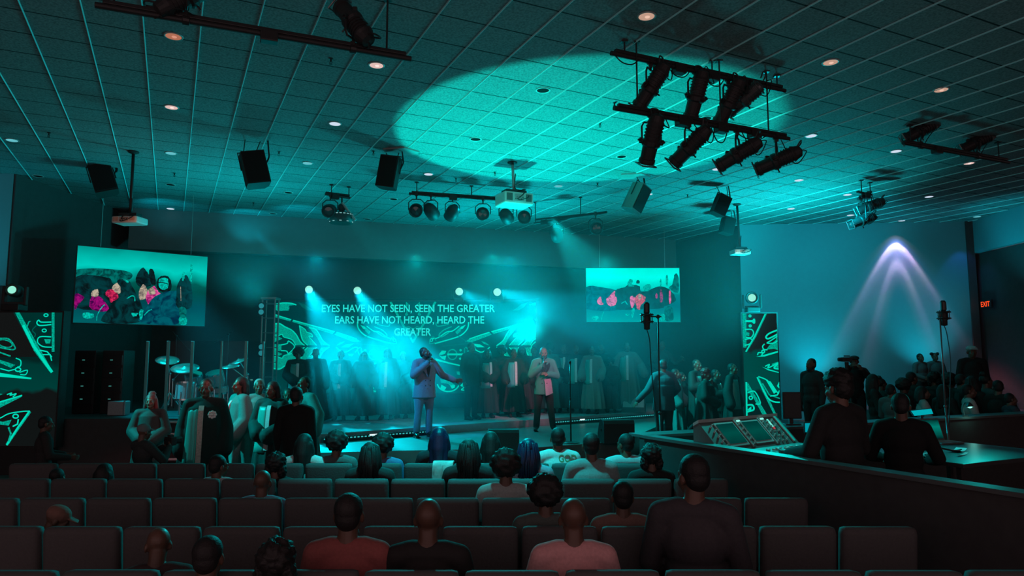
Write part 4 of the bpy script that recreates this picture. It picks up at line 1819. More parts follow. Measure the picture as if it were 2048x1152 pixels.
pc.blob(zl((1110, 540), (1150, 470), (1240, 460), (1290, 520), (1290, 640), (1200, 670), (1120, 620)), SD2)
pc.blob(zl((1140, 510), (1190, 485), (1250, 500), (1255, 600), (1200, 640), (1140, 600)), SC1)
pc.stroke(zl((1130, 545), (1180, 545), (1230, 555), (1250, 565)), SD2, .02)
pc.blob(zl((1090, 720), (1300, 650), (1400, 700), (1390, 1070), (900, 1050), (960, 900)), SB)
pc.blob(zl((1380, 560), (1480, 450), (1530, 520), (1560, 620), (1550, 860), (1370, 860)), SD)
pc.blob(zl((1440, 410), (1470, 420), (1460, 500), (1435, 520)), SC1)
pc.blob(zl((1540, 330), (1570, 330), (1560, 520), (1540, 510)), SC1)
pc.blob(zl((1400, 990), (1490, 990), (1485, 1080), (1405, 1080)), SC1)
pc.blob(zl((1400, 870), (1480, 870), (1480, 985), (1410, 985)), SC2)
pc.blob(zl((160, 940), (230, 930), (300, 950), (290, 1000), (180, 1000)), SC1)
pc.stroke(zl((340, 1030), (350, 960), (400, 870), (440, 830)), SC1, .018)
pc.stroke(zl((730, 750), (790, 715), (825, 730), (830, 780)), SC1, .022)
pc.blob(zl(*oval(825, 940, 40, 40)), SC1)
pc.blob(zl((890, 900), (940, 900), (920, 1010), (890, 1005)), SC1)
pc.stroke(zl((950, 960), (1000, 910), (1040, 890)), SC1, .025)
pc.stroke(zl((1415, 600), (1420, 780)), SP, .012)
pc.build('picture', t)

t, pc = flat_screen(((1173, 644), (1361, 642), (1359, 533), (1171, 536)), 20.9, 20.9, 'right video screen of pink-clothed singers on a bright teal picture', 'right_video', [(0, sr(0, 130, 125)), (.3, sr(0, 85, 95)), (.5, sr(0, 110, 110)), (.62, sr(0, 185, 170)), (.85, sr(0, 235, 215)), (1, sr(0, 220, 200))], 1.35)


def zr(*p):
    return [(1160 + x / 8.862, 520 + y / 8.862) for x, y in p]


pc.blob(zr((105, 480), (480, 500), (700, 560), (780, 620), (780, 870), (110, 860)), SB)
pc.blob(zr((640, 540), (800, 480), (860, 430), (960, 440), (1060, 470), (1100, 560), (1400, 470), (1540, 500), (1620, 560), (1700, 720), (1500, 820), (1400, 860), (700, 880), (640, 760)), SD)
pc.blob(zr((300, 740), (330, 670), (370, 650), (385, 740), (420, 780), (350, 795)), SK)
pc.blob(zr((470, 690), (540, 620), (600, 555), (625, 560), (620, 640), (650, 670), (640, 780), (550, 820), (480, 770)), SK)
pc.blob(zr((850, 400), (880, 335), (930, 360), (925, 430), (960, 470), (850, 460)), SC1)
pc.blob(zr((995, 380), (1020, 355), (1055, 370), (1050, 420), (1000, 410)), SD2)
pc.blob(zr((1110, 500), (1160, 440), (1230, 430), (1260, 480), (1220, 550), (1130, 540)), SC1)
pc.blob(zr((890, 650), (950, 645), (975, 700), (960, 800), (920, 850), (890, 750)), SK)
pc.blob(zr((990, 650), (1050, 600), (1110, 620), (1160, 660), (1140, 740), (1080, 800), (1060, 880), (1010, 850), (975, 700)), SR_)
pc.blob(zr((1030, 620), (1070, 610), (1090, 680), (1040, 700)), SP)
pc.blob(zr((1420, 540), (1450, 540), (1470, 640), (1460, 740), (1420, 740)), SM)
pc.blob(zr((1580, 560), (1610, 560), (1610, 750), (1580, 760)), SK)
pc.blob(zr((1335, 640), (1355, 580), (1375, 640), (1360, 690)), SM)
pc.blob(zr((1420, 350), (1440, 340), (1440, 450), (1420, 460)), SC1)
pc.blob(zr((1525, 280), (1555, 280), (1550, 460), (1525, 450)), SC1)
pc.blob(zr((1640, 420), (1680, 250), (1740, 280), (1750, 540), (1700, 580), (1580, 500)), SC2)
pc.blob(zr((1510, 840), (1630, 840), (1650, 1060), (1510, 1065)), SC2)
pc.blob(zr((1430, 970), (1500, 970), (1500, 1060), (1430, 1065)), SC1)
pc.stroke(zr((735, 770), (800, 730), (840, 790)), SC1, .03)
pc.blob(zr(*oval(843, 950, 38, 38)), SC1)
pc.blob(zr((920, 870), (970, 860), (940, 1010), (910, 1000)), SC1)
pc.blob(zr((210, 1000), (300, 990), (330, 1020), (280, 1080), (220, 1050)), SC1)
pc.stroke(zr((380, 1080), (390, 990), (420, 920)), SC1, .02)
pc.build('picture', t)

# --- LED towers at the two sides of the stage
TD = 17.5
a0, a1, a2 = at(1491, 838, TD), at(1561, 838, TD), at(1489, 627, TD)
h = a2.z - a0.z
w = a1.x - a0.x
tr = thing('led_tower', 'narrow LED tower of green ornaments beside the teal wall', 'LED tower', (a0.x, TD, a0.z), 0, 'LED towers')
TBG = gradient_screen('tower_background', [(0, sr(5, 30, 30)), (.24, sr(4, 30, 30)), (.27, sr(0, 72, 66)), (.62, sr(0, 70, 64)), (.66, sr(20, 24, 24)), (1, sr(18, 22, 22))], .9)
panel(tr, a0, (1, 0, 0), (0, 0, 1), w, h, .2, TBG, BLACK, frame=.03)
MB().box((w / 2, .15, -(a0.z - .2) / 2 - .02), (w * .9, .3, a0.z - .2), .01).build('plinth', BLACK, tr)
pc = Pic(a0, (1, 0, 0), (0, 0, 1), w, h)


def zt(*p):
    return [(1480 + x / 4.43, 580 + y / 4.43) for x, y in p]


pc.stroke(zt((38, 215), (40, 500)), A2, .10)
pc.stroke(zt((52, 275), (110, 275), (125, 262), (125, 290), (110, 278)), A1, .05)
pc.stroke(zt(*oval(88, 230, 9, 8)), A1, .03)
pc.stroke(zt(*oval(90, 318, 9, 8)), A1, .03)
pc.stroke(zt((45, 350), (100, 350), (120, 380), (100, 420), (55, 420)), A1, .03)
pc.poly(zt((50, 370), (85, 380), (80, 410), (50, 400)), A2)
pc.stroke(zt((45, 440), (90, 430), (110, 455), (80, 480), (45, 490)), A1, .03)
pc.poly(zt((220, 208), (240, 208), (140, 420), (60, 550), (48, 545), (120, 410)), A2)
pc.stroke(zt((222, 215), (130, 410), (52, 545)), A1, .03)
pc.poly(zt((330, 335), (345, 340), (350, 540), (300, 520), (230, 530), (260, 490), (320, 440)), A2)
pc.stroke(zt((345, 350), (280, 375), (245, 395), (230, 420), (255, 430), (345, 385)), A1, .04)
pc.stroke(zt((345, 400), (270, 450), (240, 470), (300, 470), (345, 440)), A1, .03)
pc.stroke(zt((215, 480), (200, 500), (210, 525), (240, 530)), A1, .03)
pc.stroke(zt(*oval(205, 545, 12, 12)), A1, .03)
pc.poly(zt((140, 592), (210, 575), (350, 535), (350, 550), (215, 590)), A1)
pc.stroke(zt((155, 575), (165, 555), (200, 560), (190, 578)), A1, .03)
pc.poly(zt((195, 680), (250, 700), (355, 730), (355, 738), (250, 712)), A1)
pc.poly(zt((280, 655), (350, 630), (352, 710), (310, 700)), A2)
pc.stroke(zt((225, 675), (260, 660), (250, 690), (350, 640), (300, 690), (350, 700)), A1, .03)
pc.poly(zt((150, 775), (165, 770), (250, 950), (330, 1120), (310, 1125), (200, 900)), A2)
pc.stroke(zt((152, 775), (205, 885), (250, 960), (300, 990), (360, 995)), A1, .035)
pc.stroke(zt((165, 768), (240, 800), (300, 870), (340, 920)), A1, .03)
pc.poly(zt((230, 800), (270, 810), (330, 900), (300, 920)), A1)
pc.stroke(zt((200, 830), (260, 930), (350, 960)), A2, .03)
pc.stroke(zt((350, 820), (335, 850), (355, 870)), A1, .04)
pc.stroke(zt((270, 940), (330, 930), (350, 890)), A1, .03)
pc.poly(zt((55, 820), (70, 820), (120, 910), (250, 1120), (210, 1125), (120, 960), (55, 880)), A2)
pc.stroke(zt((55, 820), (60, 1110)), A1, .04)
pc.stroke(zt(*oval(95, 955, 14, 14)), A1, .03)
pc.stroke(zt((60, 1020), (110, 1020), (120, 1060), (60, 1080)), A1, .04)
pc.stroke(zt((70, 910), (130, 900), (180, 1000), (140, 1010)), A1, .03)
pc.poly(zt((65, 1060), (100, 1030), (100, 1060), (80, 1075)), A1)
pc.build('picture', tr)
moving_head(V((a0.x + w * .30, TD + .0, a2.z + .03)), (-.30, -1, -.05), 'moving head lamp glowing green-white on top of the right LED tower', sr(150, 240, 215), 1.0, 'moving heads on the LED towers', r=.15)

TL = 12.5
a0, a1, a2 = at(-60, 892, TL), at(107, 892, TL), at(107, 625, TL)
h = a2.z - a0.z
w = a1.x - a0.x
tl = thing('led_tower', 'wide LED tower of green ornaments at the left edge of the picture', 'LED tower', (a0.x, TL, a0.z), 0, 'LED towers')
TBL = gradient_screen('left_tower_background', [(0, sr(18, 22, 22)), (.38, sr(18, 22, 22)), (.405, sr(0, 66, 60)), (.60, sr(0, 58, 53)), (.64, sr(4, 38, 36)), (1, sr(0, 52, 48))], .85)
panel(tl, a0, (1, 0, 0), (0, 0, 1), w, h, .2, TBL, BLACK, frame=.03)
MB().box((w / 2, .15, -a0.z / 2 - .02), (w * .9, .3, a0.z), .01).build('plinth', BLACK, tl)
pc = Pic(a0, (1, 0, 0), (0, 0, 1), w, h)


def zq(*p):
    return [(x / 3.385, 560 + y / 3.385) for x, y in p]


BK = emis('art_black', sr(20, 22, 22), .9)
pc.poly(zq((-220, 210), (85, 210), (250, 520), (-220, 525)), BK)
pc.poly(zq((100, 215), (130, 215), (355, 615), (335, 620), (230, 480)), A2)
pc.stroke(zq((160, 310), (230, 450), (350, 620)), A1, .05)
pc.stroke(zq((360, 220), (360, 480)), A2, .05)
pc.stroke(zq((345, 285), (280, 285), (262, 272), (250, 290), (270, 308), (345, 302)), A1, .022)
pc.stroke(zq(*oval(312, 238, 14, 9)), A1, .018)
pc.stroke(zq(*oval(300, 342, 14, 10)), A1, .018)
pc.stroke(zq((345, 385), (270, 385), (255, 420), (290, 450), (350, 455)), A1, .02)
pc.poly(zq((300, 400), (345, 400), (340, 430), (310, 430)), A2)
pc.stroke(zq((270, 475), (320, 485), (350, 520)), A1, .022)
pc.stroke(zq((290, 505), (340, 505), (350, 545)), A1, .02)
pc.stroke(zq((180, 330), (195, 285), (205, 280)), A2, .02)
pc.stroke(zq((245, 310), (220, 340), (240, 365), (235, 385)), A3, .02)
pc.stroke(zq((-60, 390), (0, 395), (60, 400), (100, 450), (95, 470), (40, 465), (-60, 440)), A2, .025)
pc.stroke(zq(*oval(35, 430, 50, 24, rot=.25)), A2, .02)
pc.stroke(zq((-60, 480), (0, 490), (70, 515)), A2, .025)
pc.poly(zq((-60, 500), (0, 540), (60, 560), (105, 575), (75, 595), (20, 570), (-60, 540)), A2)
pc.stroke(zq(*oval(123, 606, 18, 13)), A1, .022)
pc.stroke(zq((5, 600), (60, 615), (100, 605)), A1, .02)
pc.stroke(zq((110, 530), (140, 545), (140, 580), (120, 590)), A1, .02)
pc.stroke(zq((135, 625), (185, 610), (175, 640), (140, 640)), A1, .018)
pc.poly(zq((-60, 620), (0, 628), (215, 662), (212, 672), (0, 655), (-60, 650)), A1)
pc.poly(zq((-60, 770), (-20, 765), (20, 772), (-20, 790), (-60, 790)), A2)
pc.stroke(zq((50, 775), (80, 765), (70, 780), (110, 770), (90, 790)), A1, .02)
pc.poly(zq((-60, 840), (0, 825), (150, 780), (145, 792), (0, 865), (-60, 870)), A2)
pc.stroke(zq((-60, 842), (0, 826), (148, 782)), A1, .025)
pc.poly(zq((195, 885), (212, 895), (130, 1010), (55, 1120), (40, 1110), (120, 990)), A2)
pc.stroke(zq((200, 888), (125, 995), (48, 1115)), A1, .03)
pc.stroke(zq((-60, 940), (0, 935), (60, 905), (150, 890), (195, 888)), A1, .02)
pc.stroke(zq(*oval(107, 922, 18, 13)), A1, .022)
pc.poly(zq((-40, 950), (20, 960), (80, 945), (60, 985), (-40, 975)), A2)
pc.stroke(zq((125, 945), (120, 975), (90, 990)), A1, .025)
pc.stroke(zq((60, 1000), (75, 1040), (60, 1090)), A2, .03)
pc.build('picture', tl)
moving_head(at(25, 612, TL) + V((0, .05, -.085)), (.25, -1, .05), 'moving head lamp glowing white on top of the left LED tower', sr(150, 235, 215), 1.0, 'moving heads on the LED towers', r=.11)

# four moving heads above the LED wall
for px, py, lab, aim in ((616, 578, 'far left', (.35, -1, -.25)), (713, 580, 'second from the left', (.4, -1, -.25)), (917, 582, 'third from the left', (.45, -1, -.15)), (993, 583, 'far right', (.5, -1, -.15))):
    p = at(px, py, 19.15)
    moving_head(V((p.x, 19.32, p.z - .30)), (aim[0] * .3, -1, -.05), 'moving head lamp throwing a hazy beam above the LED wall, ' + lab, (.9, 1, .92), 3.5, 'moving heads above the LED wall', r=.15, sc=.82)
tz = at(600, 600, 19.3).z
t = thing('top_truss', 'dark truss bar along the top of the LED wall carrying the beam lamps', 'truss', (lp0.x, 19.45, tz + .06))
b = MB()
for dy, dz in ((0, 0), (.25, 0), (.125, -.02)):
    b.cone((-.1, dy, dz - .03), (lw + .1, dy, dz - .03), .02, .02, 8)
b.build('chord', BLACKM, t)
b = MB()
for i in range(24):
    x = i * lw / 24
    b.cone((x, 0, -.03), (x + lw / 24, .25, -.03), .010, .010, 6)
b.build('lacing', BLACKM, t)

# truss tower with blinders left of the LED wall
p = at(531, 790, 18.9)
t = thing('truss_tower', 'tall ladder-like truss tower at the left end of the LED wall', 'truss', (p.x, 18.9, .63))
TH_ = at(531, 598, 18.9).z - .63
TRM = mat('truss_aluminium', (.30, .31, .31), .4, .5)
for sx in (-.17, .17):
    for sy in (0, .3):
        MB().cone((sx, sy, 0), (sx, sy, TH_), .024, .024, 8).build('upright', TRM, t)
for i in range(8):
    z = TH_ * (i + .3) / 7.6
    b = MB()
    b.cone((-.17, 0, z), (.17, 0, z), .014, .014, 6)
    b.cone((-.17, .3, z), (.17, .3, z), .014, .014, 6)
    b.build('rung', TRM, t)
MB().box((0, .15, TH_ + .02), (.42, .4, .06), .01).build('cap_plate', TRM, t)
MB().box((0, .15, .02), (.6, .6, .04), .01).build('base_plate', BLACK, t)
for py, lab in ((618, 'higher'), (700, 'lower')):
    q = at(523, py, 18.7)
    t = thing('blinder_light', lab + ' two-lamp blinder on the truss tower left of the LED wall', 'stage light', q, 0, 'blinder lights on the truss tower')
    MB().box((0, .04, 0), (.20, .10, .36), .02).build('housing', BLACK, t)
    for s in (-1, 1):
        b = MB()
        b.smooth = True
        b.lathe([(.001, 0), (.065, 0), (.07, .012), (.05, .02), (.001, .03)], (0, -.01, s * .082), (0, -1, 0), 16)
        b.build('lamp', emis('blinder_glow', sr(40, 140, 150), .9), t)
# ------------------------------------------------------------------ drums and stage gear
ACR = bpy.data.materials.new('clear_acrylic')
ACR.use_nodes = True
nt = ACR.node_tree
nt.nodes.clear()
_o = nt.nodes.new('ShaderNodeOutputMaterial')
_m = nt.nodes.new('ShaderNodeMixShader')
_t = nt.nodes.new('ShaderNodeBsdfTransparent')
_g = nt.nodes.new('ShaderNodeBsdfGlossy')
_f = nt.nodes.new('ShaderNodeLayerWeight')
_f.inputs['Blend'].default_value = .12
_t.inputs['Color'].default_value = (.9, .95, .95, 1)
_g.inputs['Roughness'].default_value = .03
nt.links.new(_f.outputs['Fresnel'], _m.inputs[0])
nt.links.new(_t.outputs[0], _m.inputs[1])
nt.links.new(_g.outputs[0], _m.inputs[2])
nt.links.new(_m.outputs[0], _o.inputs[0])
POSTM = mat('acrylic_edge', (.12, .47, .47), .3, .1, .1)

sx = [at(x, 760, 13.25 + .0 * i).x for i, x in enumerate((292, 336, 382, 443, 490, 515))]
t = thing('drum_shield', 'clear acrylic drum shield of upright panels around the drum kit', 'drum shield', (sx[0], 13.25, .95))
SHH = at(400, 682, 13.25).z - .95
for i in range(6):
    y = (0, -.05, .0, -.05, 0, .25)[i]
    MB().box((sx[i] - sx[0], y, SHH / 2), (.055 if i not in (3, 5) else .035, .03, SHH), .006).build('post', POSTM, t)
    if i < 5:
        y2 = (0, -.05, .0, -.05, 0, .25)[i + 1]
        a, c = V((sx[i] - sx[0], y, 0)), V((sx[i + 1] - sx[0], y2, 0))
        b = MB()
        b.prism([a, c, c + V((0, .008, 0)), a + V((0, .008, 0))], V((0, 0, SHH)))
        b.build('panel', ACR, t)

CYM = mat('cymbal_bronze', (.62, .60, .5), .25, .9, .08, 90, .1)
SHELL = mat('drum_shell', (.48, .52, .53), .3, .1, .08, 30)
HEADM = mat('drum_head', (.65, .66, .66), .5, 0, .05)


def cymbal(px, py, d, r, tilt, yaw, lab, foot):
    P = at(px, py, d)
    t = thing('cymbal_on_stand', lab, 'cymbal', (P.x + foot[0], P.y + foot[1], .95), 0, 'cymbals of the drum kit')
    top = V((-foot[0], -foot[1], P.z - .95))
    R = Matrix.Rotation(yaw, 4, 'Z') @ Matrix.Rotation(tilt, 4, 'X')
    b = MB()
    b.smooth = True
    b.x = Matrix.Translation(top) @ R
    b.lathe([(.001, .035), (.03, .03), (.05, .012), (r * .6, .002), (r, -.014), (r, -.018), (r * .6, -.004), (.05, .004), (.001, .02)], n=32)
    b.build('cymbal', CYM, t)
    b = MB()
    k = V((0, 0, max(.35, top.z * .72)))
    b.cone((0, 0, .12), k, .016, .013, 8)
    b.cone(k, top, .011, .010, 8)
    b.ell(k, .028)
    b.cone(top - (R @ V((0, 0, .06))), top + (R @ V((0, 0, .06))), .008, .008, 8)
    b.build('stand', CHROME, t)
    for i in range(3):
        a = 2 * PI * i / 3 + .4
        b = MB()
        b.cone((0, 0, .38), (.26 * math.cos(a), .26 * math.sin(a), .015), .011, .011, 6)
        b.ell((.26 * math.cos(a), .26 * math.sin(a), .018), .018, n=8, m=6)
        b.build('leg', CHROME, t)
    return t


cymbal(335, 719, 14.6, .23, .42, .5, 'tilted crash cymbal at the left of the drum kit, higher of two', (.02, .1))
cymbal(370, 735, 14.2, .27, .38, .25, 'large tilted cymbal at the left of the drum kit, lower of two', (-.28, .1))
cymbal(460, 732, 14.2, .19, .22, -.3, 'cymbal at the right of the drum kit, lower of two', (.3, .1))
cymbal(478, 721, 14.6, .18, .40, -.7, 'cymbal at the right of the drum kit, higher of two', (.15, .12))


def drum(px, py, d, r, h, axis, lab, name='tom_drum', legs=0, bass=False):
    P = at(px, py, d)
    t = thing(name, lab, 'drum', P, 0, 'drums of the drum kit')
    ax = V(axis).normalized()
    b = MB()
    b.smooth = False
    b.lathe([(r, -h / 2), (r, h / 2), (r * .98, h / 2), (r * .98, -h / 2)], axis=ax, n=26)
    b.build('shell', SHELL, t)
    for s in (-1, 1):
        MB().lathe([(.001, 0), (r * 1.01, 0), (r * 1.01, .008), (.001, .008)], ax * s * h / 2, ax * s, 26).build('drum_head', HEADM, t)
        b = MB()
        b.lathe([(r * 1.0, -.02), (r * 1.05, -.02), (r * 1.05, .012), (r * 1.0, .012)], ax * s * h / 2, ax * s, 26)
        b.build('hoop', CHROME, t)
    u, v, _ = frame_of(ax)
    for i in range(6):
        a = 2 * PI * i / 6
        q = (u * math.cos(a) + v * math.sin(a)) * (r + .014)
        MB().cone(q - ax * h * .46, q + ax * h * .46, .009, .009, 6).build('lug', CHROME, t)
    gz = .95 - P.z
    for i in range(legs):
        a = 2 * PI * i / legs + .5
        MB().cone((r * 1.02 * math.cos(a), r * 1.02 * math.sin(a), 0), (r * 1.1 * math.cos(a), r * 1.1 * math.sin(a), gz), .009, .009, 6).build('leg', CHROME, t)
    return t


drum(371, 783, 13.8, .18, .34, (0, .1, 1), 'pale floor tom lit blue at the left front of the drum kit', 'floor_tom', 3)
drum(388, 758, 14.3, .15, .20, (.1, -.4, 1), 'rack tom left of centre in the drum kit', 'tom_drum', 2)
drum(431, 756, 14.3, .16, .22, (-.1, -.4, 1), 'rack tom right of centre in the drum kit', 'tom_drum', 2)
drum(408, 795, 14.5, .27, .36, (0, 1, 0), 'bass drum in the middle of the drum kit, largest drum', 'bass_drum', 2)
drum(437, 778, 13.9, .17, .13, (.05, -.15, 1), 'shallow snare drum at the right of the drum kit', 'snare_drum', 3)


def mic(b0, d, r=.022, L=.15):
    b = MB()
    b.smooth = True
    d = V(d).normalized()
    b.lathe([(.012, -L * .55), (.016, -L * .5), (r * .95, L * .25), (.001, L * .3)], b0, d, 12)
    return b


def mic_stand(foot, top, lab, boom=None, round_base=True, metal=None, big=False, group=None, micon=True):
    metal = metal or BLACKM
    t = thing('microphone_stand', lab, 'microphone stand', foot, 0, group)
    T = V(top) - V(foot)
    b = MB()
    b.smooth = True
    b.cone((0, 0, .02), (T.x, T.y, T.z * .55), .014, .014, 8)
    b.cone((T.x, T.y, T.z * .5), T, .010, .010, 8)
    b.ell((T.x, T.y, T.z * .55), .022, n=8, m=6)
    b.build('pole', metal, t)
    if round_base:
        MB().lathe([(.16, 0), (.16, .012), (.13, .026), (.03, .034), (.001, .034)], n=24).build('base', metal, t)
    else:
        for i in range(3):
            a = 2 * PI * i / 3 + .3
            MB().cone((0, 0, .26), (.28 * math.cos(a), .28 * math.sin(a), .012), .010, .009, 6).build('leg', metal, t)
    E = T
    if boom:
        E = T + V(boom)
        b = MB()
        b.cone(T - V(boom) * .3, E, .009, .009, 6)
        b.ell(T, .026, n=8, m=6)
        b.build('boom', metal, t)
    if micon:
        if big:
            b = MB()
            b.smooth = True
            b.lathe([(.001, -.16), (.036, -.15), (.040, .02), (.028, .03)], E, (0, 0, 1), 14)
            b.build('microphone_body', BLACK, t)
            b = MB()
            b.lathe([(.028, .03), (.036, .05), (.036, .15), (.02, .17), (.001, .17)], E, (0, 0, 1), 14)
            b.build('grille', mat('mic_mesh', (.05, .05, .05), .4, .6), t)
            b = MB()
            for z in (-.06, .02):
                b.tube([E + V((.075 * math.cos(2 * PI * i / 14), .075 * math.sin(2 * PI * i / 14), z)) for i in range(14)], .010, 6, True)
            for i in range(4):
                a = PI * i / 2 + .4
                b.cone(E + V((.075 * math.cos(a), .075 * math.sin(a), -.08)), E + V((.075 * math.cos(a), .075 * math.sin(a), .04)), .006, .006, 6)
            b.build('shock_mount', BLACKM, t)
            b = MB()
            b.tube(bez([E + V((0, 0, -.16)), E + V((.03, 0, -.3)), E + V((.05, .01, -.7)), V((T.x, T.y, T.z * .35))], 8), .006, 5)
            b.build('cable', RUBBER, t)
        else:
            dd = V(boom) if boom else V((0, -.5, .6))
            mic(E, dd).build('microphone', BLACK, t)
    return t


mic_stand(at_z(1142, 886, .47), at(1140, 726, at_z(1142, 886, .47).y), 'thin black straight microphone stand on round base right of green-jacketed singer', micon=True)
q = at_z(1133, 822, .63)
mic_stand(q, at(1132, 748, q.y), 'silver microphone stand in the haze behind the black one', metal=STEEL, micon=True)
q = at(1316, 640, 8.3)
mic_stand(V((q.x + .02, 8.3, 0)), q + V((0, 0, .04)), 'tall black stand with large studio microphone before the right video screen', boom=(-.135, -.01, .0), big=True, round_base=False)
q = at(1880, 640, 9.0)
mic_stand(V((q.x + .05, 9.0, 0)), q + V((0, 0, .06)), 'tall grey stand with studio microphone before the right teal wall', boom=(.04, -.02, .02), big=True, round_base=False, metal=mat('grey_stand', (.16, .17, .17), .4, .4))
q = at(353, 690, 15.2)
mic_stand(V((q.x, q.y, .95)), at(353, 672, 15.2), 'boom microphone stand above the left cymbals of the drum kit', boom=(.30, 0, -.32), round_base=False)
q = at(457, 690, 15.2)
mic_stand(V((q.x, q.y, .95)), at(457, 668, 15.2), 'overhead microphone stand behind the right cymbals of the drum kit', boom=(-.28, 0, -.16), round_base=False)

# amplifier racks with small glints
for px, lab in ((166, 'dark rack with a column of four small lights left of the drum shield, left one'), (222, 'dark rack with a column of four small lights left of the drum shield, right one')):
    p = at(px, 800, 13.9)
    t = thing('amplifier_rack', lab, 'rack', (p.x, 14.1, .95), 0, 'amplifier racks')
    MB().box((0, 0, .62), (.42, .42, 1.24), .02).build('cabinet', BLACK, t)
    for i, py in enumerate((720, 746, 772, 798)):
        z = at(px, py, 13.9).z - .95
        q = MB().box((0, -.215, z), (.38, .02, .2), .008).build('unit', BLACKM, t)
        MB().box((-.02, -.229, z + .0), (.05, .01, .012), .002).build('glow_slip', emis('rack_glint', sr(70, 160, 150), .8), q)
p = at(233, 800, 13.4)
t = thing('equipment_case', 'pale open equipment case beside the racks at left', 'case', (p.x, 13.5, .95))
b = MB()
b.box((0, 0, .14), (.30, .24, .26), .01)
b.build('body', mat('pale_case', (.35, .37, .38), .5), t)
b = MB()
b.prism([V((.14, -.12, .02)), V((.21, -.2, .02)), V((.21, -.2, .29)), V((.14, -.12, .27))], V((.012, .01, 0)))
b.build('lid', mat('pale_case', (.35, .37, .38), .5), t)

# monitor wedges on the stage
WG = mat('wedge_paint', (.03, .03, .03), .7, 0, .3)


def wedge(px, py, z, w, dp, hh, rz, lab, face=None):
    p = at_z(px, py, z)
    t = thing('monitor_wedge', lab, 'stage monitor', p, rz, 'stage monitor wedges')
    b = MB()
    prof = [(-dp / 2, 0), (dp / 2, 0), (dp / 2, hh * .35), (dp * .15, hh), (-dp * .42, hh), (-dp / 2, hh * .85)]
    b.prism([V((-w / 2, y, zz)) for y, zz in prof], V((w, 0, 0)))
    b.build('cabinet', WG, t)
    b = MB()
    u = (V((0, dp / 2, hh * .35)) - V((0, dp * .15, hh)))
    c = V((0, dp * .325, hh * .675))
    n = V((0, -u.z, u.y)) * -1
    n = V((0, abs(u.z), abs(u.y))).normalized()
    q = [V((-w * .45, dp * .16, hh * .98)), V((w * .45, dp * .16, hh * .98)), V((w * .45, dp * .49, hh * .37)), V((-w * .45, dp * .49, hh * .37))]
    b.prism([x + n * .004 for x in q], n * .012)
    b.build('grille', face or mat('wedge_grille', (.05, .05, .05), .6, .3, .3, 250), t)
    for s in (-1, 1):
        MB().box((s * (w / 2 + .004), -dp * .05, hh * .55), (.012, .12, .05), .004).build('handle', RUBBER, t)
    return t


wedge(1232, 884, .47, .58, .5, .42, .12, 'large dark monitor wedge on the stage lip right of centre')
wedge(1006, 896, .47, .52, .45, .33, .1, 'dark monitor wedge on the stage lip behind the audience heads')
wedge(1268, 824, .63, .60, .5, .36, 2.9, 'monitor wedge with pale lit grille on the riser, right of the choir', mat('pale_grille', (.28, .30, .30), .6))
q = at_z(1212, 886, .47)
t = thing('added_uplight', 'small black uplight added for the ceiling pool, hidden behind the smaller dark wedge', 'stage light', (-.08, 12.95, .47))  # unseen can added as a body for the ceiling pool lamp
b = MB()
b.lathe([(.06, 0), (.06, .04), (.055, .11), (.05, .11), (.05, .08)], n=16)
b.build('can', BLACK, t)
MB().box((0, 0, .012), (.15, .15, .024), .008).build('base', BLACK, t)

# ------------------------------------------------------------------ sound booth
BW = mat('booth_panel', (.055, .048, .048), .85, 0, .2, 12)
wall('wall_booth_side', (1.42, 7.6), (4.3, 2.03), 0, 1.17, BW, .10, 1)
wall('wall_booth_front', (1.42, 7.6), (9.2, 11.38), 0, 1.17, BW, .10, 1)
wall('trim_booth_side', (1.395, 7.6), (4.28, 2.0), 1.17, 1.20, mat('booth_rail', (.10, .10, .10), .45, 0, .1, 20, 0, .5), .15, 1)
wall('trim_booth_front', (1.42, 7.58), (9.2, 11.36), 1.17, 1.20, mat('booth_rail', (.10, .10, .10), .45), .30, 1)
DESK = mat('desk_laminate', (.22, .23, .23), .35, 0, .1, 15, 0, .5)
SA = V((.4592, -.8883, 0))
SB_ = V((.8883, .4592, 0))


def loc_(s, a, z=0):                    # along the side wall, away from it
    return V((1.42, 7.6, 0)) + SA * s + SB_ * a + V((0, 0, z))


t = thing('sound_desk', 'dark worktop of the sound booth carrying the mixing console', 'desk', loc_(0, 0))
o0 = t.location.copy()
b = MB()
q = [loc_(.05, .12), loc_(1.75, .12), loc_(1.75, .40), loc_(.75, .40), loc_(.75, 1.75), loc_(.05, 1.75)]
b.prism([x - o0 + V((0, 0, 1.04)) for x in q], V((0, 0, .04)))
b.build('worktop', DESK, t)
for s, a in ((.15, .2), (1.65, .2), (.15, 1.65), (.65, 1.65)):
    b = MB()
    p = loc_(s, a) - o0
    b.box(p + V((0, 0, .52)), (.07, .07, 1.04), .006)
    b.build('leg', BLACK, t)

# mixing console
ex = V((.7865, .6175, 0))
ef = V((.6175, -.7865, 0))
c0 = V((1.93, 6.86, 1.08))
t = thing('mixing_console', 'large sound mixing console with lit screens and knobs behind the booth wall', 'mixing console', c0)
t.rotation_euler = (0, 0, math.atan2(ex.y, ex.x))
W_ = 1.38
CON = mat('console_grey', (.16, .17, .17), .4, .1, .1)
CONL = mat('console_light_edge', (.55, .57, .57), .4, .1, .05)
b = MB()
prof = [(.22, 0), (.22, .30), (.16, .31), (-.10, .04), (-.42, .02), (-.42, 0)]
b.prism([V((0, y, z)) for y, z in prof], V((W_, 0, 0)))
b.build('chassis', CON, t)
b = MB()
b.prism([V((-.01, .215, .30)), V((W_ + .01, .215, .30)), V((W_ + .01, .15, .335)), V((-.01, .15, .335))], V((0, 0, -.03)))
b.build('top_bar', CONL, t)
sl = V((0, .26, .27)).normalized()       # up the sloping panel
sn = V((0, -.27, .26)).normalized()


def onp(x, s, o=0.0):
    return V((x, -.10, .04)) + sl * s + sn * o


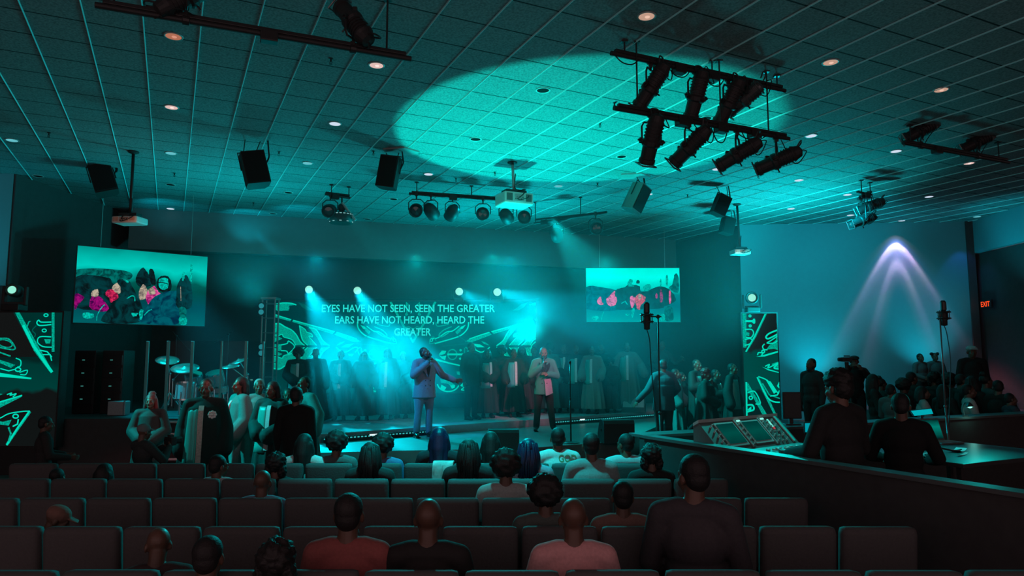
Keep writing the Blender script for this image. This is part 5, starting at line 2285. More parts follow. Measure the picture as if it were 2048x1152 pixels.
def slab(b, x0, x1, s0, s1, o0_, th):
    b.prism([onp(x0, s0, o0_), onp(x1, s0, o0_), onp(x1, s1, o0_), onp(x0, s1, o0_)], sn * th)


for x0, x1 in ((.22, .50), (.66, .94)):
    b = MB()
    slab(b, x0 - .02, x1 + .02, .05, .34, .001, .008)
    q = b.build('screen_frame', CONL, t)
    b = MB()
    slab(b, x0, x1, .08, .32, .0095, .004)
    b.build('screen', gradient_screen('console_screen_%d' % int(x0 * 100), [(0, sr(0, 62, 58)), (.5, sr(0, 84, 76)), (1, sr(0, 60, 58))], .8), q)
for x0 in (.56, .985, 1.30):
    b = MB()
    slab(b, x0 - .012, x0 + .006, .02, .36, .002, .012)
    b.build('divider_strip', CONL, t)
rr = random.Random(4)
KN = mat('knob_white', (.55, .58, .58), .4)
n = 0
for x0, cols in ((.12, 2), (.585, 2), (1.02, 2), (1.11, 1), (1.18, 2)):
    for c in range(cols):
        for r in range(5):
            b = MB()
            p = onp(x0 + .035 * c, .05 + .062 * r + .02 * (c % 2), .002)
            b.cone(p, p + sn * .02, .010, .008, 8)
            b.build('knob', KN, t)
for x0 in (.60, 1.03):
    b = MB()
    slab(b, x0, x0 + .055, .335, .352, .003, .01)
    b.build('lit_label', emis('console_label', sr(150, 255, 240), .9), t)
b = MB()
slab(b, 1.135, 1.155, .23, .33, .003, .008)
b.build('level_meter', emis('meter_glow', sr(120, 245, 225), .9), t)
b = MB()
slab(b, 1.135, 1.155, .20, .225, .003, .008)
b.build('clip_light', emis('clip_red', sr(190, 70, 80), .9), t)
b = MB()
slab(b, 1.31, 1.335, .03, .36, .002, .01)
b.build('lit_rail', emis('console_rail', sr(0, 165, 150), .8), t)
for i in range(18):
    x = .5 + .048 * i
    b = MB()
    b.box((x, -.28 + .03 * math.sin(i * 1.7), .045), (.018, .04, .02), .004)
    b.build('fader', KN, t)

p = at_z(1397, 878, 1.08)
t = thing('desk_speaker', 'black rounded desk speaker at the left end of the mixing console', 'speaker', p, .4)
b = MB()
b.smooth = True
b.ell((0, 0, .10), (.13, .08, .09))
b.build('shell', RUBBER, t)
b = MB()
b.box((.05, .02, .06), (.10, .09, .12), .02)
b.build('base', BLACK, t)

# equipment table at the right of the booth
tb = V((4.55, 7.35, 0))
t = thing('equipment_table', 'dark table at the right of the sound booth with laptop and papers', 'table', tb)
t.rotation_euler = (0, 0, .45)
MB().box((0, 0, 1.05), (1.7, 1.25, .04), .008).build('tabletop', mat('dark_tabletop', (.05, .05, .05), .35, 0, .1, 15, 0, .5), t)
for sx_ in (-1, 1):
    for sy in (-1, 1):
        MB().box((sx_ * .78, sy * .55, .515), (.05, .05, 1.03), .005).build('leg', BLACK, t)

q = at_z(1868, 884, 1.07)
t = thing('laptop', 'open laptop with dim teal screen on the equipment table', 'laptop', q, .35)
MB().box((0, -.12, .010), (.34, .24, .018), .006).build('base', mat('laptop_grey', (.2, .21, .21), .35, .4), t)
b = MB()
for r in range(4):
    for c in range(11):
        b.box((-.14 + c * .028, -.06 - r * .028, .021), (.022, .022, .006), .001)
q2 = b.build('keyboard', mat('laptop_keys', (.30, .33, .33), .5), t)
b = MB()
b.prism([V((-.17, .0, .02)), V((.17, .0, .02)), V((.17, .07, .26)), V((-.17, .07, .26))], V((0, .008, 0)))
q2 = b.build('lid', mat('laptop_grey', (.2, .21, .21), .35, .4), t)
b = MB()
b.prism([V((-.155, .001, .035)), V((.155, .001, .035)), V((.155, .064, .245)), V((-.155, .064, .245))], V((0, -.002, 0)))
b.build('screen', gradient_screen('laptop_screen', [(0, sr(0, 40, 40)), (.3, sr(0, 100, 90)), (.6, sr(0, 140, 125)), (1, sr(0, 45, 44))], .75), q2)

# loose sheets and cables on the table
PAPER = mat('white_paper', (.7, .72, .72), .7, 0, .05)
for i, (px, py, w, l, rz, lab) in enumerate(((1848, 911, .24, .20, .2, 'curled pale sheet at the front of the equipment table'), (1916, 902, .26, .10, .75, 'long pale sheet right of the laptop, behind a thinner strip'),
                                             (1925, 910, .24, .03, .7, 'narrow pale strip at the right front of the equipment table'), (1845, 895, .16, .10, .3, 'small pale sheet in front of the laptop'), (1906, 886, .18, .08, .5, 'pale sheet just right of the laptop keys'))):
    p = at_z(px, py, 1.075)
    t = thing('paper_sheet', lab, 'paper', p, rz, 'papers on the equipment table')
    b = MB()
    b.loft([[V((x, y, .003 + .05 * abs(x / w) ** 2 * (1 if i != 1 else 1.6))) for y, dz in ((-l / 2, 0), (l / 2, 0))] + [V((x, y, .001 + .05 * abs(x / w) ** 2 * (1 if i != 1 else 1.6))) for y in (l / 2, -l / 2)] for x in [w * (k / 8 - .5) for k in range(9)]])
    b.build('sheet', PAPER, t)
p = at_z(1855, 905, 1.07)
t = thing('coiled_cable', 'dark cable lying across the papers on the equipment table', 'cable', p)
b = MB()
b.tube(bez([(-.2, 0, .012), (-.05, .04, .05), (.12, -.02, .045), (.3, .05, .012), (.42, .12, .012)], 6), .010, 6)
b.build('cord', RUBBER, t)

# bright tilted strip of a second display, and booth shelf lamp
p = at(1847, 826, 8.2)
t = thing('meter_display', 'bright cyan slanted display strip above the laptop', 'display', (p.x, p.y, 1.2), .2)
b = MB()
b.prism([V((-.13, 0, p.z - 1.2 - .035)), V((.13, 0, p.z - 1.2 - .015)), V((.13, .03, p.z - 1.2 + .05)), V((-.15, .03, p.z - 1.2 + .03))], V((0, .02, 0)))
b.build('housing', BLACK, t)
b = MB()
b.prism([V((-.125, -.003, p.z - 1.2 - .03)), V((.125, -.003, p.z - 1.2 - .01)), V((.125, .024, p.z - 1.2 + .045)), V((-.145, .024, p.z - 1.2 + .025))], V((0, -.003, 0)))
b.build('screen', emis('display_cyan', sr(0, 175, 185), .9), t)
b = MB()
b.cone((0, .03, -.13), (0, .03, p.z - 1.2), .015, .015, 8)
b.lathe([(.09, -.13), (.09, -.115), (.02, -.10)], n=14)
b.build('stand', BLACK, t)
p = at(1938, 829, 10.0)
t = thing('booth_lamp', 'small bright lamp shining on the booth shelf at right', 'lamp', (p.x, p.y + .1, 1.2))
MB().lathe([(.05, 0), (.05, .015), (.01, .02)], n=14).build('base', BLACK, t)
b = MB()
b.tube(bez([(0, 0, .01), (0, .02, .12), (0, -.04, .2), (0, -.12, .17)], 6), .008, 6)
b.build('gooseneck', BLACK, t)
b = MB()
b.smooth = True
b.lathe([(.01, .06), (.035, .03), (.05, -.01), (.046, -.01), (.03, .02)], (0, -.13, .15), (0, .2, 1), 14)
b.build('lamp_shade', BLACK, t)
b = MB()
b.ell((0, -.13, .145), (.030, .030, .02), n=10, m=8)
b.build('bulb', emis('booth_bulb', sr(150, 255, 235), 1.6), t)
lamp('booth_lamp_light', 'POINT', (p.x, p.y - .06, 1.31), 1.3, (.25, 1, .85), rad=.03)

p = at(1587, 830, 8.75)
t = thing('computer_monitor', 'black monitor seen from behind on the booth wall beside the standing man', 'monitor', (p.x, 8.80, 1.2), .1)
MB().box((0, 0, .24), (.24, .04, .33), .01).build('casing', BLACK, t)
MB().box((0, -.022, .24), (.215, .008, .30), .003).build('back_cover', mat('monitor_back', (.03, .03, .03), .5), t)
MB().box((0, .03, .06), (.05, .03, .12), .005).build('neck', BLACK, t)
MB().box((0, .03, .008), (.2, .14, .016), .005).build('foot', BLACK, t)
for px, py, w, lab in ((1626, 855, .22, 'cyan-lit blank display behind the right end of the mixing console'), ):
    p = at(px, py, 8.15)
    t = thing('small_display', lab, 'display', (p.x, p.y, 1.08), .25)
    MB().box((0, .012, p.z - 1.08), (w, .02, .13), .006).build('casing', BLACK, t)
    MB().box((0, -.001, p.z - 1.08), (w * .94, .008, .10), .002).build('screen', emis('small_display_cyan', sr(0, 160, 175), .85), t)
    MB().box((0, .02, (p.z - 1.08) / 2 - .02), (.04, .02, p.z - 1.08), .004).build('stand', BLACK, t)

# exit sign on the dark side wall
ey_ = at_plane(1978, 608, V((13.22, 15, 0)), V((1, 0, 0)))
t = thing('exit_sign', 'glowing red exit sign high on the dark right wall', 'sign', (13.15, ey_.y, ey_.z))
MB().box((0, 0, 0), (.06, .46, .22), .01).build('housing', BLACK, t)
w = words('EXIT', 0, 0, .14, .36, t, emis('exit_red', sr(255, 75, 30), 1.3), None)
w.rotation_euler = (0, 0, -PI / 2)
w.location = (-.034, 0, -.07)

# ------------------------------------------------------------------ auditorium seats
SEATM = mat('seat_fabric', (.082, .077, .077), .75, 0, .15, 70, .2, .3)
SEATP = mat('seat_shell', (.06, .055, .055), .5, 0, .2)


def make_seat():
    t = thing('auditorium_seat', '', 'seat', (0, 0, 0))
    b = MB()
    b.smooth = True
    b.box((0, -.01, .685), (.478, .09, .545), .042, Matrix.Rotation(.10, 3, 'X'))
    b.build('backrest', SEATM, t)
    b = MB()
    b.smooth = True
    b.box((0, .27, .42), (.44, .44, .10), .035)
    b.build('seat_cushion', SEATM, t)
    for s in (-1, 1):
        MB().box((s * .235, .22, .60), (.045, .40, .035), .012).build('armrest', SEATP, t)
        MB().box((s * .235, .16, .30), (.03, .10, .60), .008).build('leg', SEATP, t)
    return t


ROWS = [('nearest the stage', 7.3, -5.3, 1.15), ('second from the stage', 6.37, -4.6, 1.7), ('third from the stage', 5.5, -4.0, 2.1), ('fourth from the stage', 4.58, -3.3, 2.55), ('fifth from the stage', 3.65, -2.6, 2.9)]
ORD = 'first second third fourth fifth sixth seventh eighth ninth tenth eleventh twelfth thirteenth fourteenth fifteenth'.split()
proto = None
seat0 = {7.3: -.03, 6.37: .02, 5.5: .0, 4.58: .0, 3.65: .05}
for nm, y, x0, x1 in ROWS:
    x = x0
    off = {7.3: .14, 6.37: .17, 5.5: .01, 4.58: -.2, 3.65: .0}[y]
    xs = [off + .5 * i for i in range(-14, 14) if x0 <= off + .5 * i <= x1]
    for i, x in enumerate(xs):
        if proto is None:
            proto = make_seat()
            s_ = proto
        else:
            s_ = copy_tree(proto)
        s_.location = (x, y + random.uniform(-.008, .008), 0)
        s_['label'] = '%s dark padded auditorium seat from the left in the row %s' % (ORD[i], nm)
        s_['group'] = 'auditorium seats'
# ------------------------------------------------------------------ people on and before the stage
ROBC = (.013, .030, .028)
PAN = (.05, .18, .17)
STOLE = mat('patterned_stole', (.60, .56, .50), .7, 0, .45, 55)
STOLEW = mat('pale_stole', (.58, .60, .60), .6, 0, .2, 55)
CH = 'robed choir singers'

# front left, on the floor before the stage
r = person('choir woman with red-tinted tied-up hair at the far left of the choir, mouth open', 303, 784, 10.3, 0, 12, 'fold', 'robe', ROBC, hair='tied', hairmat=REDHAIR, group=CH, mouth=True, eyes=True)
r = person('large choir singer in front with patterned white stole and star brooch, centre of left group', 413, 757, 9.2, 0, 14, 'stand', 'robe', ROBC, hair='short', group=CH, mouth=True, eyes=True, stole=STOLE, wide=1.14, sx=1.04, stole_x=-.02, stole_lo=.7)
b = MB()
for i in range(8):
    a = PI * i / 4
    b.ell((.022 * math.cos(a), 0, .022 * math.sin(a)), (.012, .006, .012), n=8, m=6)
b.ell((0, -.004, 0), (.014, .008, .014), n=8, m=6)
o = b.build('brooch', mat('brooch_white', (.75, .72, .68), .3, .2), r)
o.location = (.12, -.215, 1.31)
o.scale = (1.6, 1.6, 1.6)
person('choir singer in pale teal robe turned to the left, beside the large front singer', 482, 753, 10.3, 0, -48, 'sway', 'robe', PAN, hair='bob', group=CH, mouth=True, eyes=True, stole=STOLEW, wide=1.15)
person('choir singer with grey hair and pale robe, mostly behind the long-haired woman', 519, 757, 11.1, 0, 20, 'fold', 'robe', (.10, .24, .23), hair='short', hairmat=GREYHAIR, group=CH)
person('choir woman with long dark hair and dark robe in the front left group', 546, 762, 9.9, 0, -15, 'fold', 'robe', ROBC, hair='long', group=CH, mouth=True, eyes=True, wide=1.0, stole=STOLEW, stole_x=.04)
person('choir singer with reddish face glimpsed between the long-haired woman and a dark figure', 576, 776, 11.2, 0, 15, 'fold', 'robe', ROBC, hair='short', group=CH, mouth=True)
person('person in black seen from behind before the left choir group', 594, 773, 8.9, 0, 172, 'stand', 'jacket', (.012, .011, .011), (.012, .011, .011), hair='short', wide=1.05)
person('choir man with shaved head looking left, pale robe catching light at the group\'s right end', 609, 752, 10.8, 0, -35, 'sleeves', 'robe', PAN, hair='fade', group=CH, mouth=True, wide=1.1)

# back left, on the riser in front of the LED wall
person('choir singer with big curly hair before the left of the LED wall, wearing pale stole', 597, 694, 15.2, .63, 15, 'fold', 'robe', ROBC, hair='afro', group=CH, stole=STOLEW)
person('choir singer with blue-lit round head beside the curly-haired one, back row left', 632, 696, 15.8, .63, 10, 'stand', 'robe', ROBC, hair='fade', group=CH)
person('choir singer lost in bright haze, first right of the blue-lit head', 682, 700, 16.2, .63, 5, 'fold', 'robe', ROBC, hair='short', group=CH, stole=STOLEW)
person('choir singer lost in bright haze, under the word EARS', 728, 702, 16.2, .63, 0, 'sway', 'robe', ROBC, hair='bob', group=CH)
person('bob-haired choir singer dim in the bright haze left of the light-suited singer', 775, 696, 16.4, .63, 0, 'stand', 'robe', ROBC, hair='bob', group=CH, stole=STOLEW)
person('choir singer in bright haze just behind the light-suited singer', 806, 703, 16.8, .63, -10, 'fold', 'robe', ROBC, hair='short', group=CH)

# centre
person('man in plain black standing beside the outstretched hand of the lead singer', 943, 684, 16.4, .63, 40, 'stand', 'jacket', (.018, .018, .018), (.016, .016, .016), hair='short')
person('choir singer with blue-lit face and pale stole right of the man in black', 975, 698, 16.9, .63, 18, 'fold', 'robe', ROBC, hair='bob', group=CH, stole=STOLEW, stole_x=.05)
person('dark choir singer behind, with large hair, between the two stole wearers', 1004, 690, 17.8, .63, 10, 'stand', 'robe', (.03, .03, .03), hair='afro', group=CH)
person('choir woman with pink-lit face, patterned stole and swinging hands, centre of the stage', 1028, 697, 17.2, .63, 12, 'sway', 'robe', ROBC, hair='short', group=CH, mouth=True, stole=STOLE, stole_x=.02)
person('choir singer with dark blue-lit face behind the pink-faced woman\'s shoulder', 1044, 692, 18.1, .63, 5, 'stand', 'robe', (.03, .03, .032), hair='bob', group=CH, tone=.7)
person('choir singer half hidden behind the green-jacketed singer', 1068, 694, 18.3, .63, 0, 'stand', 'robe', ROBC, hair='short', group=CH)
person('hazy choir singer with large round hair right of the green-jacketed singer\'s head', 1099, 686, 18.5, .63, -5, 'stand', 'robe', PAN, hair='afro', group=CH)
person('hazy choir singer above the silver microphone stand', 1128, 688, 18.6, .63, -5, 'fold', 'robe', ROBC, hair='short', group=CH, stole=STOLEW)
person('hazy choir singer with blue-lit face right of the black straight microphone stand', 1152, 690, 18.4, .63, -8, 'stand', 'robe', ROBC, hair='fade', group=CH, stole=STOLEW)
person('choir singer in pale robe with wide sleeves, right side of the hazy row', 1184, 692, 18.2, .63, -18, 'sway', 'robe', (.16, .19, .18), hair='short', group=CH, mouth=True, stole=STOLEW)
person('hazy choir singer behind the pale-robed one at right', 1202, 688, 19.0, .63, -10, 'stand', 'robe', ROBC, hair='fade', group=CH)
person('short choir singer in dark robe between the pale-robed and the sleeve-spreading singers', 1221, 714, 18.6, .63, -10, 'fold', 'robe', (.035, .035, .035), hair='afro', group=CH)
person('choir man spreading wide pale sleeves, white stole, right end of the back row', 1254, 684, 18.9, .63, -10, 'sleeves', 'robe', (.13, .16, .15), hair='short', group=CH, mouth=True, stole=STOLEW, wide=1.1)
person('musician standing high at the back right, behind the tall black microphone stand', 1322, 680, 20.2, .47, 20, 'bass', 'shirt', (.05, .055, .055), (.02, .02, .02), hair='fade')
p = at(1322, 760, 19.6)

# lead singers
s1 = person('lead singer in light suit, head back, microphone at mouth and one arm out', 850, 693, 14.2, .47, 28, 'crooner', 'jacket', (.15, .18, .22), (.13, .17, .22), hair='fade', mouth=True, beard=True, eyes=True, wide=1.16, tone=.9)
s2 = person('lead singer in green jacket with black collar and dark trousers, facing the hall with microphone', 1087, 694, 15.4, .47, 4, 'soloist', 'jacket', (.05, .19, .14), (.02, .022, .022), hair='fade', beard=True, eyes=True, wide=1.0, tone=1.25)


def suit_details(r, pn, lapel, shirt, wide):
    b = MB()
    for s in (-1, 1):
        y = -.152 * wide
        b.prism([V((s * .015, y - .02, 1.17)), V((s * .05, y - .012, 1.38)), V((s * .11, y + .035, 1.44)), V((s * .125, y + .02, 1.37)), V((s * .10, y - .004, 1.30))], V((0, -.012, 0)))
    b.build('lapel', lapel, r)
    b = MB()
    y = -.155 * wide
    b.prism([V((0, y - .02, 1.17)), V((.05, y - .008, 1.37)), V((.03, y + .05, 1.45)), V((-.03, y + .05, 1.45)), V((-.05, y - .008, 1.37))], V((0, -.006, 0)))
    b.build('shirt_front', shirt, r)
    for x, z in ((-.05, 1.10), (.05, 1.10), (-.05, 1.00), (.05, 1.00)):
        b = MB()
        b.ell((x, -.163 * wide, z), (.012, .006, .012), n=8, m=6)
        b.build('button', mat('dark_button', (.03, .03, .03), .3), r)


suit_details(s1, 'crooner', cloth((.15, .18, .22)), cloth((.02, .02, .02)), 1.16)
suit_details(s2, 'soloist', cloth((.012, .012, .012)), cloth((.015, .015, .015)), 1.02)
b = MB()
b.smooth = False
y = -.165
b.prism([V((-.005, y, 1.08)), V((.13, y + .02, 1.10)), V((.185, y + .075, .80)), (V((.10, y - .02, .765))), V((.02, y - .03, .74))], V((0, -.008, 0)))
b.build('jacket_flap', cloth((.30, .25, .27)), s2)


def held_mic(r, pn, lab):
    J = pose(pn)
    k = r.scale.x
    w = J['wrR'] + J['hdR'].normalized() * .085
    M = Matrix.Translation(r.location) @ Matrix.Rotation(r.rotation_euler.z, 4, 'Z') @ Matrix.Diagonal((*r.scale, 1))
    H = head_matrix(J)
    mouth = H @ V((0, -.125, -.07))
    d = (mouth - w).normalized()
    t = thing('handheld_microphone', lab, 'microphone', M @ w)
    Wd = (M.to_3x3() @ d).normalized()
    L = ((M @ mouth) - (M @ w)).length
    b = MB()
    b.smooth = True
    b.lathe([(.013, -.14), (.016, -.12), (.018, L - .06), (.02, L - .045)], (0, 0, 0), Wd, 12)
    b.build('handle', BLACKM, t)
    b = MB()
    b.smooth = True
    b.lathe([(.021, L - .048), (.027, L - .02), (.024, L + .005), (.001, L + .015)], (0, 0, 0), Wd, 12)
    b.build('grille', mat('mic_mesh', (.05, .05, .05), .4, .6), t)


held_mic(s1, 'crooner', 'black microphone held at the light-suited singer\'s mouth')
held_mic(s2, 'soloist', 'black microphone held at the green-jacketed singer\'s mouth')

# front right group
person('choir director in textured jacket seen from behind, one arm held out low', 1326, 719, 14.4, .2, 196, 'conduct', 'jacket', (.045, .085, .10), (.03, .05, .05), hair='short', wide=1.15)
person('pink-faced choir singer directly right of the director', 1351, 737, 15.6, .2, 58, 'sway', 'robe', PAN, hair='short', group=CH, mouth=True, panel=True)
person('pink-faced choir singer second right of the director, partly hidden', 1363, 744, 16.2, .2, 50, 'fold', 'robe', ROBC, hair='bob', group=CH, mouth=True)
person('tall choir man with short hair in pale-fronted robe, right group', 1393, 718, 15.6, .2, 42, 'clap', 'robe', ROBC, hair='fade', group=CH, mouth=True, panel=True)
person('choir woman with pink-lit upswept hair and wide cape in the right group', 1411, 736, 14.6, .2, 62, 'fold', 'robe', ROBC, hair='pompadour', hairmat=REDHAIR, group=CH, wide=1.3)  # pink light on the hair is put into its red tint
person('choir singer between the caped woman and the rightmost man', 1431, 738, 15.6, .2, 55, 'clap', 'robe', ROBC, hair='short', group=CH, stole=STOLEW)
person('choir man at the right end looking right with lit face', 1464, 726, 15.4, .2, 50, 'stand', 'robe', ROBC, hair='fade', group=CH, mouth=True, panel=True)

# ------------------------------------------------------------------ people in the booth and at right
person('sound engineer with tall curly hair standing close at the mixing console', 1676, 738, 6.0, 0, 205, 'operate', 'shirt', (.022, .022, .022), (.02, .02, .02), hair='pompadour', tone=1.2, wide=1.12)
person('second booth operator in dark clothes right of the curly-haired engineer', 1800, 786, 6.6, 0, 150, 'operate', 'shirt', (.012, .012, .012), (.012, .012, .012), hair='short', wide=1.05)
person('bald bearded man in dark shirt standing in profile before the teal wall', 1622, 716, 13.2, .35, -62, 'stand', 'shirt', (.03, .03, .03), (.02, .02, .02), hair='fade', beard=True, wide=1.1)
co = person('camera operator in cap standing before the teal wall behind a video camera', 1708, 710, 14.6, .35, -20, 'camera', 'shirt', (.02, .02, .02), hair='flatcap')
q = at(1693, 719, 14.3)
t = thing('video_camera', 'video camera on tripod in front of the camera operator', 'camera', (q.x, q.y, .35))
z = q.z - .35
b = MB()
b.box((0, 0, z), (.20, .10, .09), .012)
b.box((.01, 0, z + .07), (.12, .025, .025), .006)
b.build('body', BLACK, t)
MB().lathe([(.035, 0), (.04, .02), (.04, .07), (.035, .08)], (-.09, 0, z), (-1, 0, 0), 14).build('lens', BLACKM, t)
MB().box((.13, .03, z + .03), (.07, .05, .05), .01).build('viewfinder', BLACK, t)
MB().cone((0, 0, z - .35), (0, 0, z - .05), .03, .04, 10).build('tripod_head', BLACK, t)
for i in range(3):
    a = 2 * PI * i / 3 + .5
    MB().cone((0, 0, z - .3), (.32 * math.cos(a), .32 * math.sin(a), 0), .02, .014, 8).build('tripod_leg', BLACKM, t)
platform('floor_back_step', [(9.0, 15.9), (13.0, 15.7), (13.0, 19.3), (9.0, 19.5)], .35, .75, CARPET)
person('person in grey top with round dark hair standing against the lit teal wall', 1840, 707, 16.4, .75, 12, 'fold', 'shirt', (.09, .10, .10), (.02, .02, .02), hair='short', wide=1.1)
person('person in grey top with two hair buns standing against the lit teal wall', 1869, 705, 16.4, .75, -5, 'fold', 'shirt', (.09, .10, .10), (.02, .02, .02), hair='puffs')
person('dark person in pale flat cap standing at the right edge of the teal wall', 1942, 690, 15.2, .35, -15, 'stand', 'shirt', (.018, .018, .018), hair='flatcap', hairmat=mat('pale_cap', (.35, .38, .38), .8))

CR = 'dark spectators beyond the sound booth'
for i, (px, py, d, hair, c, lab) in enumerate((
        (1751, 748, 13.0, 'long', (.03, .03, .03), 'long-haired spectator right of the camera operator'),
        (1766, 752, 13.6, 'bun', (.03, .03, .03), 'spectator with top bun beside the long-haired one'),
        (1784, 768, 12.3, 'short', (.10, .11, .11), 'spectator in greyish shirt below the top-bun spectator'),
        (1811, 756, 12.8, 'afro', (.02, .02, .02), 'afro-haired spectator left of the two standing in grey tops'),
        (1826, 743, 13.8, 'short', (.02, .02, .02), 'spectator seated directly below the round-haired person in grey'),
        (1849, 772, 11.9, 'bob', (.30, .34, .34), 'spectator in pale top in front of the two in grey'),
        (1872, 743, 13.8, 'curly', (.02, .02, .02), 'curly-haired spectator directly below the person with two buns'),
        (1902, 745, 13.4, 'afro', (.03, .03, .03), 'afro-haired spectator right of the studio microphone stand'),
        (1927, 748, 13.0, 'short', (.03, .03, .03), 'spectator below the person in the flat cap'),
        (1946, 752, 12.4, 'braids', (.02, .02, .02), 'braided spectator at the dark right wall'),
        (1941, 768, 11.7, 'short', (.33, .36, .36), 'spectator in pale shirt above the lamp on the booth shelf'),
        (1975, 744, 12.8, 'bun', (.05, .055, .055), 'spectator with raised hair near the dark right wall'),
        (1997, 760, 12.0, 'short', (.02, .02, .02), 'dim spectator second from the right edge'),
        (2024, 786, 11.6, 'short', (.05, .05, .07), 'dim spectator at the right edge of the picture'),
        (1890, 768, 12.3, 'long', (.03, .035, .035), 'long-haired spectator behind the studio microphone stand'))):
    fl = .35
    top = at(px, py, d).z
    person(lab, px, py, d, fl, 70 + 12 * ((i * 7) % 5), 'sit' if i % 3 else 'sit_left', 'shirt', c, (.02, .02, .022), hair=hair, group=CR, h=top - fl)

# ------------------------------------------------------------------ the audience in the rows
AU = 'seated audience'


def sit(lab, px, py, d, hair, c, face=180, pn='sit', **k):
    return person(lab, px, py, d, 0, face, pn, k.pop('outfit', 'tee'), c, (.02, .02, .024), hair=hair, group=AU, **k)


WHITE = (.55, .58, .57)
# row nearest the stage
sit('audience member with long dark hair and white top in the first row, left end', 612, 866, 7.55, 'long', WHITE)
sit('audience member with wide afro in dark shirt, first row left', 676, 860, 7.6, 'afro', (.10, .13, .13))
sit('audience member with afro and blue shirt in the first row, left of the straight-haired woman', 768, 865, 7.6, 'afro', (.10, .16, .30))
sit('woman with straight blue-black hair in the first row centre', 880, 853, 7.55, 'long', (.03, .03, .035), hairmat=BLUEHAIR)
sit('audience member with long dark hair before the pale wedge in the first row', 982, 862, 7.65, 'long', (.04, .04, .045))
jersey = sit('bald man in white lettered jersey in the first row', 1115, 853, 7.55, 'fade', WHITE, wide=1.2)
sit('audience member turned sideways with pale sleeve, first row right near the booth corner', 1249, 866, 7.45, 'short', (.4, .44, .46), pn='sit_left')
sit('audience member in black at the right end of the first row against the booth', 1300, 886, 6.75, 'curly', (.02, .02, .02))
# second row
sit('audience member with round dark hair in the second row, far left', 556, 903, 6.6, 'curly', (.02, .022, .022))
sit('woman with long dark hair in the second row, in front of the blue shirt', 743, 883, 6.65, 'dreads', (.03, .03, .03))
sit('audience member with long dark locks in the second row centre', 938, 877, 6.6, 'dreads', (.03, .03, .03))
sit('audience member with long blue-tinted braids in the second row', 1056, 876, 6.6, 'braids', (.25, .3, .36), hairmat=BLUEHAIR)
sit('man with short hair and grey-teal shirt in the second row right', 1181, 864, 6.65, 'short', (.20, .24, .24), wide=1.25)
sit('audience member with large afro and pale top in the third row', 1012, 896, 5.75, 'afro', (.32, .36, .35), wide=1.05)
sit('short-haired audience member in white shirt near the left end of the second row', 441, 908, 6.6, 'short', (.45, .48, .5), pn='sit_right')
# fourth and fifth rows
sit('shaved-headed man in blue shirt at the left of the third row', 529, 937, 5.75, 'none', (.16, .26, .36), wide=1.1, outfit='shirt')
sit('audience member with round afro and dark green top in the fourth row', 1090, 946, 4.85, 'afro', (.08, .10, .09), outfit='shirt')
sit('short-haired audience member in rust shirt in the fourth row right', 1243, 959, 4.85, 'short', (.20, .12, .10))
sit('man in red shirt with short hair in the fifth row, left of the bald man', 702, 982, 3.92, 'short', (.26, .075, .07), outfit='shirt', wide=1.1)
sit('bald man with light catching the top of his head in the fifth row centre', 859, 991, 3.92, 'none', (.02, .02, .02), tone=.8, outfit='shirt')
sit('man in pink shirt with a lit scalp in the fifth row right', 1145, 990, 3.92, 'none', (.55, .28, .28), tone=.9, wide=1.15)
sit('tall audience member turned left beside the booth wall, dark jacket', 1384, 905, 4.3, 'short', (.05, .045, .05), pn='sit_left', outfit='shirt', face=165)
# left side, mostly in the dark
ph = person('photographer in grey cap holding a camera at the left aisle, one pale-trousered knee raised', 293, 846, 8.0, .30, 150, 'sit_knee', 'shirt', (.035, .04, .04), (.24, .27, .27), hair='cap', hairmat=mat('grey_cap', (.16, .18, .18), .8), group='photographers')
t = thing('folding_stool', 'dark stool under the photographer at the left aisle', 'stool', (ph.location.x, ph.location.y, 0))
MB().box((0, 0, .66), (.36, .36, .05), .015).build('seat', RUBBER, t)
for sx_ in (-1, 1):
    for sy in (-1, 1):
        MB().cone((sx_ * .15, sy * .15, .64), (sx_ * .20, sy * .20, 0), .014, .014, 8).build('leg', BLACKM, t)
fm = Matrix.Translation(ph.location) @ Matrix.Rotation(math.radians(150), 4, 'Z') @ Matrix.Diagonal((*ph.scale, 1))
t = thing('photo_camera', 'small black photo camera held up by the photographer in the grey cap', 'camera', fm @ V((0, -.42, 1.06)), math.radians(150))
MB().box((0, 0, 0), (.14, .07, .10), .012).build('body', BLACK, t)
MB().box((0, 0, .06), (.05, .05, .03), .01).build('viewfinder', BLACK, t)
MB().lathe([(.036, 0), (.042, .02), (.042, .10), (.034, .11)], (0, -.03, 0), (0, -1, 0), 14).build('lens', BLACKM, t)

person('dark figure standing at the lower left before the wide LED tower', 92, 832, 8.6, 0, 130, 'operate', 'shirt', (.03, .03, .03), hair='short')
sit('person in reddish-brown cap leaning left near the lower left corner', 112, 1006, 4.9, 'cap', (.16, .075, .055), face=110, pn='sit_bow', outfit='shirt', hairmat=mat('brown_cap', (.18, .09, .07), .85), wide=1.2)
sit('dim audience member in rust shirt above the reddish-brown cap', 120, 935, 6.7, 'short', (.12, .04, .035), outfit='shirt')
sit('bald audience member with bowed head in the fifth row far left', 318, 1050, 4.0, 'none', (.06, .04, .04), pn='sit_bow', face=200)
sit('audience member in orange shirt at the bottom, left of the red shirt', 425, 1066, 3.55, 'short', (.30, .11, .07), outfit='shirt', wide=1.1)
sit('curly-haired audience member in pale grey at the bottom between orange and red shirts', 560, 1072, 3.5, 'curly', (.20, .22, .24), outfit='shirt')
sit('dim audience member near the left edge of the second row', 215, 925, 6.65, 'bob', (.03, .03, .03))

